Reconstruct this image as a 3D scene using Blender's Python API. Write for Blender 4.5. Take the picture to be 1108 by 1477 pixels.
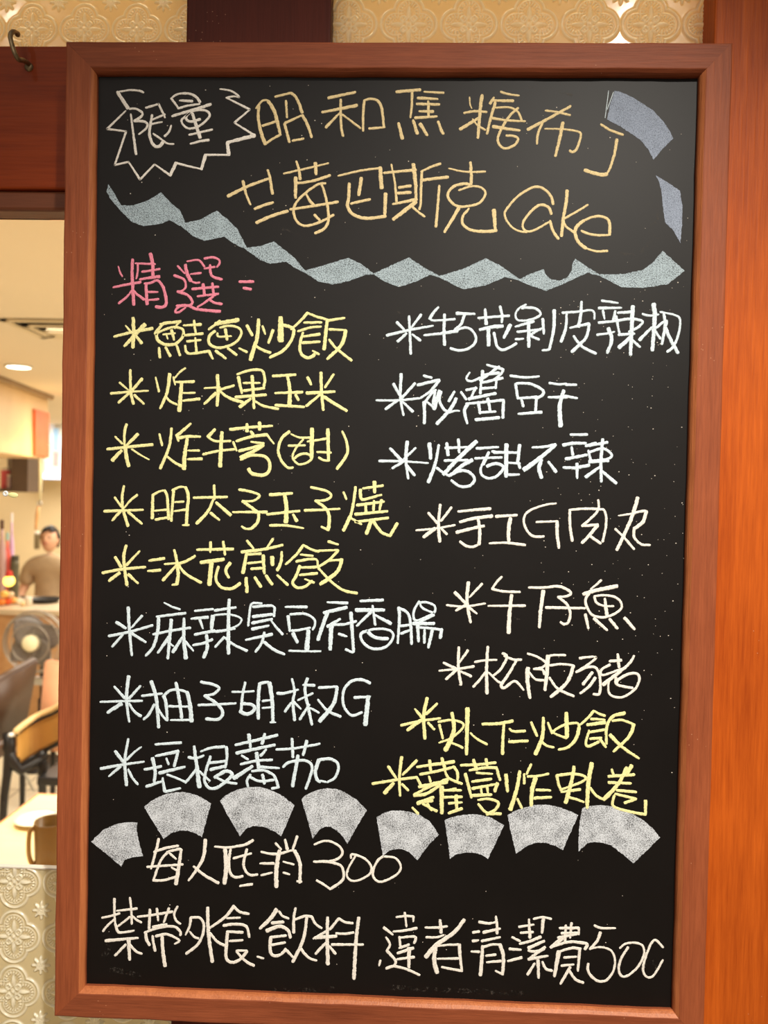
import bpy, bmesh, math, random
import numpy as np
from mathutils import Vector, Matrix, geometry
for o in list(bpy.data.objects): bpy.data.objects.remove(o, do_unlink=True)
S = bpy.context.scene; COL = S.collection
random.seed(7); RNG = np.random.default_rng(5)

# ---------------- camera, world, lights, exposure ----------------
ZO = 1.34                                     # height of the board's lower inner edge
F = 1109.0; CX, CY = 554.0, 738.5
RT = Matrix(((0.99926289, 0.02140001, -0.03187027), (0.0322851, -0.01932728, 0.99929181), (0.02076889, -0.99958416, -0.02000393)))
CAM = Vector((0.29080404, -0.69952357, 0.45954985 + ZO))
cd = bpy.data.cameras.new('camera'); cam = bpy.data.objects.new('camera', cd); COL.objects.link(cam)
cd.sensor_fit = 'VERTICAL'; cd.sensor_height = 36; cd.sensor_width = 36; cd.lens = F / 1477 * 36
M3 = Matrix((RT.col[0], -RT.col[1], -RT.col[2])).transposed()
cam.matrix_world = Matrix.Translation(CAM) @ M3.to_4x4()
cd.clip_start = 0.02; cd.clip_end = 60
cd.dof.use_dof = True; cd.dof.focus_distance = 0.72; cd.dof.aperture_fstop = 6.5
S.camera = cam
S.view_settings.view_transform = 'Standard'; S.view_settings.look = 'None'
S.view_settings.gamma = 1; S.view_settings.use_curve_mapping = False; S.view_settings.exposure = 0.0
w = bpy.data.worlds.new('world'); S.world = w; w.use_nodes = True
w.node_tree.nodes['Background'].inputs[0].default_value = (1.0, 0.86, 0.72, 1); w.node_tree.nodes['Background'].inputs[1].default_value = 0.12

def lamp(name, kind, loc, aim, energy, color, **k):
    l = bpy.data.lights.new(name, kind); l.energy = energy; l.color = color
    for a, b in k.items(): setattr(l, a, b)
    o = bpy.data.objects.new(name, l); COL.objects.link(o); o.location = loc
    o.rotation_euler = (Vector(aim) - Vector(loc)).to_track_quat('-Z', 'Y').to_euler(); return o
WARM = (1.0, 0.93, 0.81)
lamp('hall_spot_light', 'SPOT', (0.86, -1.30, 3.05), (0.20, 0, 1.15), 285, (1.0, 0.93, 0.82), spot_size=math.radians(53), spot_blend=1.0, shadow_soft_size=0.05)
lamp('hall_sheen_light', 'AREA', (-0.3, -3.4, 2.45), (0.2, 0, 1.7), 18, (1.0, 0.90, 0.80), size=1.3)  # unseen area light, added to give the board its sheen
lamp('dining_ceiling_light', 'AREA', (-1.2, 2.2, 2.58), (-1.2, 2.2, 0), 105, WARM, size=1.6)
lamp('kitchen_ceiling_light', 'AREA', (-1.5, 6.4, 2.57), (-1.5, 6.4, 0), 120, WARM, size=1.6)
lamp('back_fill_light', 'AREA', (-3.6, 7.6, 2.57), (-3.6, 7.6, 0), 58, WARM, size=1.4)  # unseen area light, added to brighten the back of the kitchen
lamp('side_ceiling_light', 'AREA', (1.6, 2.6, 2.58), (1.6, 2.6, 0), 130, WARM, size=1.8)

for i_, (x_, y_, z_) in enumerate(((-1.0, -1.7, 3.3), (-.5, -2.8, 3.2), (0.2, -3.4, 3.5), (-.3, -1.5, 3.9))):
    lamp('hall_glint_light', 'POINT', (x_, y_, z_), (0, 0, 0), 5, (1.0, 0.93, 0.82), shadow_soft_size=.05)  # unseen point lights, added for glints on the patterned glass

# ---------------- helpers ----------------
def ray(x, y): return RT @ Vector(((x - CX) / F, (y - CY) / F, 1.0))
def at(x, y, Y):                               # point of the plane Y = const
    d = ray(x, y); return CAM + d * ((Y - CAM.y) / d.y)
def atz(x, y, Z):                              # point of the plane Z = const
    d = ray(x, y); return CAM + d * ((Z - CAM.z) / d.z)
def tag(o, label=None, cat=None, group=None, kind=None):
    if label: o['label'] = label
    if cat: o['category'] = cat
    if group: o['group'] = group
    if kind: o['kind'] = kind
    return o
def empty(name, loc, label=None, cat=None, group=None, rz=0):
    o = bpy.data.objects.new(name, None); COL.objects.link(o); o.location = loc; o.rotation_euler = (0, 0, rz)
    o.empty_display_size = .05
    return tag(o, label, cat, group)
def link(name, me, mat, parent=None, smooth=False):
    o = bpy.data.objects.new(name, me); COL.objects.link(o)
    if mat: me.materials.append(mat)
    if parent: o.parent = parent
    if smooth:
        me.polygons.foreach_set('use_smooth', [True] * len(me.polygons))
    return o
def from_bm(name, bm, mat, parent=None, smooth=False):
    bmesh.ops.recalc_face_normals(bm, faces=bm.faces)
    me = bpy.data.meshes.new(name); bm.to_mesh(me); bm.free(); return link(name, me, mat, parent, smooth)
def from_data(name, vs, fs, mat, parent=None, smooth=False):
    me = bpy.data.meshes.new(name); me.from_pydata(vs, [], fs); me.update(); return link(name, me, mat, parent, smooth)
def box(bm, c, s, bev=0.0, rot=None, seg=2):
    r = bmesh.ops.create_cube(bm, size=1.0); vs = r['verts']
    bmesh.ops.scale(bm, vec=s, verts=vs)
    if bev > 0:
        es = list({e for v in vs for e in v.link_edges})
        rr = bmesh.ops.bevel(bm, geom=es, offset=bev, segments=seg, affect='EDGES', profile=.5)
        vs = list({v for f in rr['faces'] for v in f.verts} | {v for v in vs if v.is_valid})
        vs = list({v for v0 in vs if v0.is_valid for f in v0.link_faces for v in f.verts})
    if rot is not None: bmesh.ops.rotate(bm, cent=(0, 0, 0), matrix=rot, verts=vs)
    bmesh.ops.translate(bm, vec=c, verts=vs); return vs
def boxo(name, lo, hi, mat, parent=None, bev=0.0):
    bm = bmesh.new(); lo = Vector(lo); hi = Vector(hi)
    box(bm, (lo + hi) / 2, hi - lo, bev); return from_bm(name, bm, mat, parent)
def lathe(bm, prof, n=24, M=Matrix.Identity(4)):
    rows = []
    for r, z in prof:
        rows.append([bm.verts.new(M @ Vector((max(r, 1e-5) * math.cos(2 * math.pi * k / n), max(r, 1e-5) * math.sin(2 * math.pi * k / n), z))) for k in range(n)])
    for a, b in zip(rows, rows[1:]):
        for k in range(n): bm.faces.new((a[k], a[(k + 1) % n], b[(k + 1) % n], b[k]))
    for row in (rows[0], rows[-1]):
        try: bm.faces.new(row)
        except ValueError: pass
def smooth_pts(p, n=6):
    if len(p) < 3: return list(p)
    q = [p[0]] + list(p) + [p[-1]]; o = []
    for i in range(1, len(q) - 2):
        a, b, c, d = q[i - 1:i + 3]
        for k in range(n):
            t = k / n; o.append(.5 * ((2 * b) + (c - a) * t + (2 * a - 5 * b + 4 * c - d) * t * t + (3 * b - a - 3 * c + d) * t ** 3))
    o.append(p[-1]); return o
def tube(bm, pts, r, n=10, closed=False):
    pts = [Vector(p) for p in pts]; N = len(pts); rows = []; up = None
    for i, p in enumerate(pts):
        if closed: t = pts[(i + 1) % N] - pts[i - 1]
        else: t = pts[min(i + 1, N - 1)] - pts[max(i - 1, 0)]
        t.normalize()
        if up is None: up = t.orthogonal().normalized()
        up = (up - t * up.dot(t)).normalized(); s = t.cross(up)
        rr = r[i] if isinstance(r, (list, tuple)) else r
        rows.append([bm.verts.new(p + (up * math.cos(2 * math.pi * k / n) + s * math.sin(2 * math.pi * k / n)) * rr) for k in range(n)])
    pr = list(zip(rows, rows[1:])) + ([(rows[-1], rows[0])] if closed else [])
    for a, b in pr:
        for k in range(n): bm.faces.new((a[k], a[(k + 1) % n], b[(k + 1) % n], b[k]))
    if not closed: bm.faces.new(rows[0]); bm.faces.new(rows[-1])

# ---------------- materials ----------------
def srgb(c): return tuple((v / 255 / 12.92 if v / 255 <= .04045 else ((v / 255 + .055) / 1.055) ** 2.4) for v in c) + (1,)
class NT:
    def __init__(s, name):
        s.m = bpy.data.materials.new(name); s.m.use_nodes = True; s.t = s.m.node_tree; s.b = s.t.nodes['Principled BSDF']; s.o = s.t.nodes['Material Output']
    def n(s, kind, **k):
        x = s.t.nodes.new(kind)
        for a, v in k.items():
            if a.startswith('i_'): x.inputs[int(a[2:]) if a[2:].isdigit() else a[2:]].default_value = v
            else: setattr(x, a, v)
        return x
    def l(s, a, b): s.t.links.new(a, b)
def ramp(t, stops):
    r = t.n('ShaderNodeValToRGB'); e = r.color_ramp.elements
    while len(e) < len(stops): e.new(.5)
    for q, (p, c) in zip(e, stops): q.position = p; q.color = c
    return r
def plain(name, c, rough=.5, spec=.4, metal=0, vary=.12, scale=6, bump=0, emit=None, es=0, coat=0):
    t = NT(name); b = t.b; c = srgb(c)
    tc = t.n('ShaderNodeTexCoord'); nz = t.n('ShaderNodeTexNoise', i_Scale=scale, i_Detail=5.0); t.l(tc.outputs['Object'], nz.inputs['Vector'])
    r = ramp(t, [(.3, tuple(v * (1 - vary) for v in c[:3]) + (1,)), (.7, tuple(min(1, v * (1 + vary)) for v in c[:3]) + (1,))])
    t.l(nz.outputs['Fac'], r.inputs['Fac']); t.l(r.outputs['Color'], b.inputs['Base Color'])
    b.inputs['Roughness'].default_value = rough; b.inputs['Specular IOR Level'].default_value = spec; b.inputs['Metallic'].default_value = metal; b.inputs['Coat Weight'].default_value = coat
    if bump:
        bp = t.n('ShaderNodeBump', i_Strength=bump, i_Distance=.002); t.l(nz.outputs['Fac'], bp.inputs['Height']); t.l(bp.outputs['Normal'], b.inputs['Normal'])
    if emit: b.inputs['Emission Color'].default_value = srgb(emit); b.inputs['Emission Strength'].default_value = es
    return t.m
def wood(name, dark, light, axis='z', rough=.42, grain=90, spec=.5, knots=0.0, coat=0.0, bump=.55):
    t = NT(name); b = t.b; tc = t.n('ShaderNodeTexCoord')
    mp = t.n('ShaderNodeMapping'); sc = {'x': (.05, 1, 1), 'y': (1, .05, 1), 'z': (1, 1, .05)}[axis]; mp.inputs['Scale'].default_value = sc
    t.l(tc.outputs['Object'], mp.inputs['Vector'])
    n1 = t.n('ShaderNodeTexNoise', i_Scale=grain, i_Detail=8.0, i_Roughness=.62, i_Distortion=.4); t.l(mp.outputs[0], n1.inputs['Vector'])
    n2 = t.n('ShaderNodeTexNoise', i_Scale=grain * 7, i_Detail=4.0, i_Roughness=.6); t.l(mp.outputs[0], n2.inputs['Vector'])
    n3 = t.n('ShaderNodeTexNoise', i_Scale=7.0, i_Detail=3.0); t.l(tc.outputs['Object'], n3.inputs['Vector'])
    a1 = t.n('ShaderNodeMath', operation='MULTIPLY_ADD', i_1=.43, i_2=.0); t.l(n1.outputs['Fac'], a1.inputs[0])
    a2 = t.n('ShaderNodeMath', operation='MULTIPLY_ADD', i_1=.42); t.l(n2.outputs['Fac'], a2.inputs[0]); t.l(a1.outputs[0], a2.inputs[2])
    a3 = t.n('ShaderNodeMath', operation='MULTIPLY_ADD', i_1=.3); t.l(n3.outputs['Fac'], a3.inputs[0]); t.l(a2.outputs[0], a3.inputs[2])
    r = ramp(t, [(.36, srgb(dark)), (.78, srgb(light))]); t.l(a3.outputs[0], r.inputs['Fac'])
    # tiny pale nicks and specks of dust on the paint
    v = t.n('ShaderNodeTexVoronoi', i_Scale=210.0, feature='F1'); t.l(tc.outputs['Object'], v.inputs['Vector'])
    n4 = t.n('ShaderNodeTexNoise', i_Scale=9.0, i_Detail=2.0); t.l(tc.outputs['Object'], n4.inputs['Vector'])
    g = t.n('ShaderNodeMath', operation='LESS_THAN', i_1=.10); t.l(v.outputs['Distance'], g.inputs[0])
    h = t.n('ShaderNodeMath', operation='GREATER_THAN', i_1=.62); t.l(n4.outputs['Fac'], h.inputs[0])
    gh = t.n('ShaderNodeMath', operation='MULTIPLY'); t.l(g.outputs[0], gh.inputs[0]); t.l(h.outputs[0], gh.inputs[1])
    gk = t.n('ShaderNodeMath', operation='MULTIPLY', i_1=.5); t.l(gh.outputs[0], gk.inputs[0])
    mx = t.n('ShaderNodeMix', data_type='RGBA'); t.l(gk.outputs[0], mx.inputs['Factor']); t.l(r.outputs['Color'], mx.inputs[6]); mx.inputs[7].default_value = srgb((205, 150, 115))
    t.l(mx.outputs[2], b.inputs['Base Color'])
    b.inputs['Roughness'].default_value = rough; b.inputs['Specular IOR Level'].default_value = spec; b.inputs['Coat Weight'].default_value = coat; b.inputs['Coat Roughness'].default_value = .25
    bp = t.n('ShaderNodeBump', i_Strength=bump, i_Distance=.0012); t.l(a2.outputs[0], bp.inputs['Height']); t.l(bp.outputs['Normal'], b.inputs['Normal'])
    return t.m
def chalk(name, c, cover=.3, scale=1500, soft=.12, blotch=0.0, rough_mix=.32):
    t = NT(name); b = t.b; c = srgb(c)
    tc = t.n('ShaderNodeTexCoord'); nz = t.n('ShaderNodeTexNoise', i_Scale=scale, i_Detail=2.0, i_Roughness=.6); t.l(tc.outputs['Object'], nz.inputs['Vector'])
    r = ramp(t, [(.35, tuple(v * (1 - rough_mix) for v in c[:3]) + (1,)), (.6, c)]); t.l(nz.outputs['Fac'], r.inputs['Fac']); t.l(r.outputs['Color'], b.inputs['Base Color'])
    b.inputs['Roughness'].default_value = .95; b.inputs['Specular IOR Level'].default_value = .1
    n2 = t.n('ShaderNodeTexNoise', i_Scale=scale * .8, i_Detail=3.0, i_Roughness=.7, noise_dimensions='4D', i_W=3.0); t.l(tc.outputs['Object'], n2.inputs['Vector'])
    n3 = t.n('ShaderNodeTexNoise', i_Scale=75.0, i_Detail=4.0, i_Roughness=.6); t.l(tc.outputs['Object'], n3.inputs['Vector'])
    m = t.n('ShaderNodeMath', operation='MULTIPLY_ADD', i_1=blotch); t.l(n3.outputs['Fac'], m.inputs[0]); t.l(n2.outputs['Fac'], m.inputs[2])
    lo = cover + blotch * .5
    mr = t.n('ShaderNodeMapRange'); mr.inputs['From Min'].default_value = lo - soft; mr.inputs['From Max'].default_value = lo + soft; t.l(m.outputs[0], mr.inputs['Value'])
    t.l(mr.outputs[0], b.inputs['Alpha'])
    return t.m

M = {}
M['frame_v'] = wood('frame_wood_upright', (116, 56, 32), (166, 88, 52), 'z', rough=.55, spec=.22)
M['worn'] = wood('worn_lit_bevel_wood', (142, 74, 40), (200, 120, 72), 'z', rough=.45, spec=.3)  # edge wear plus painted light; the shaded top bevel goes without
M['frame_h'] = wood('frame_wood_level', (108, 52, 30), (156, 82, 50), 'x', rough=.55, spec=.22)
M['post'] = wood('stained_post_wood', (142, 54, 8), (206, 98, 26), 'z', rough=.5, grain=60, coat=.0, spec=.2)
M['darkpost'] = wood('dark_stained_post_wood', (74, 26, 14), (98, 38, 22), 'z', rough=.5, grain=60, spec=.2)
M['rail'] = wood('stained_rail_wood', (118, 42, 8), (158, 64, 18), 'x', rough=.4, grain=50, coat=.0, spec=.2)
M['lip'] = wood('worn_sash_wood', (100, 52, 30), (130, 74, 46), 'x', rough=.5, grain=50, spec=.3)
t = NT('blackboard_paint'); b = t.b; tc = t.n('ShaderNodeTexCoord')
n1 = t.n('ShaderNodeTexNoise', i_Scale=5.0, i_Detail=6.0, i_Roughness=.6, i_Distortion=.8); t.l(tc.outputs['Object'], n1.inputs['Vector'])
r = ramp(t, [(.35, srgb((11, 7, 5))), (.75, srgb((19, 14, 12)))]); t.l(n1.outputs['Fac'], r.inputs['Fac']); t.l(r.outputs['Color'], b.inputs['Base Color'])
b.inputs['Roughness'].default_value = .5; b.inputs['Specular IOR Level'].default_value = .25
M['board'] = t.m
M['tan'] = chalk('tan_chalk', (236, 212, 160), .30)
M['yellow'] = chalk('yellow_chalk', (246, 238, 170), .30)
M['white'] = chalk('white_chalk', (246, 238, 226), .29)
M['blue'] = chalk('pale_blue_chalk', (222, 236, 242), .30)
M['pink'] = chalk('pink_chalk', (238, 142, 162), .30)
M['fan'] = chalk('rubbed_grey_chalk', (222, 226, 232), .45, 1300, .12, .34)
M['ribbon'] = chalk('rubbed_blue_grey_chalk', (182, 198, 206), .44, 1300, .12, .15)
M['side'] = chalk('rubbed_slate_chalk', (160, 170, 188), .37, 1300, .16, .15)
M['smudge'] = chalk('wiped_chalk_film', (110, 102, 94), .74, 420, .20, .6)
M['dust'] = plain('chalk_dust', (215, 205, 190), .9, .1)

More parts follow.
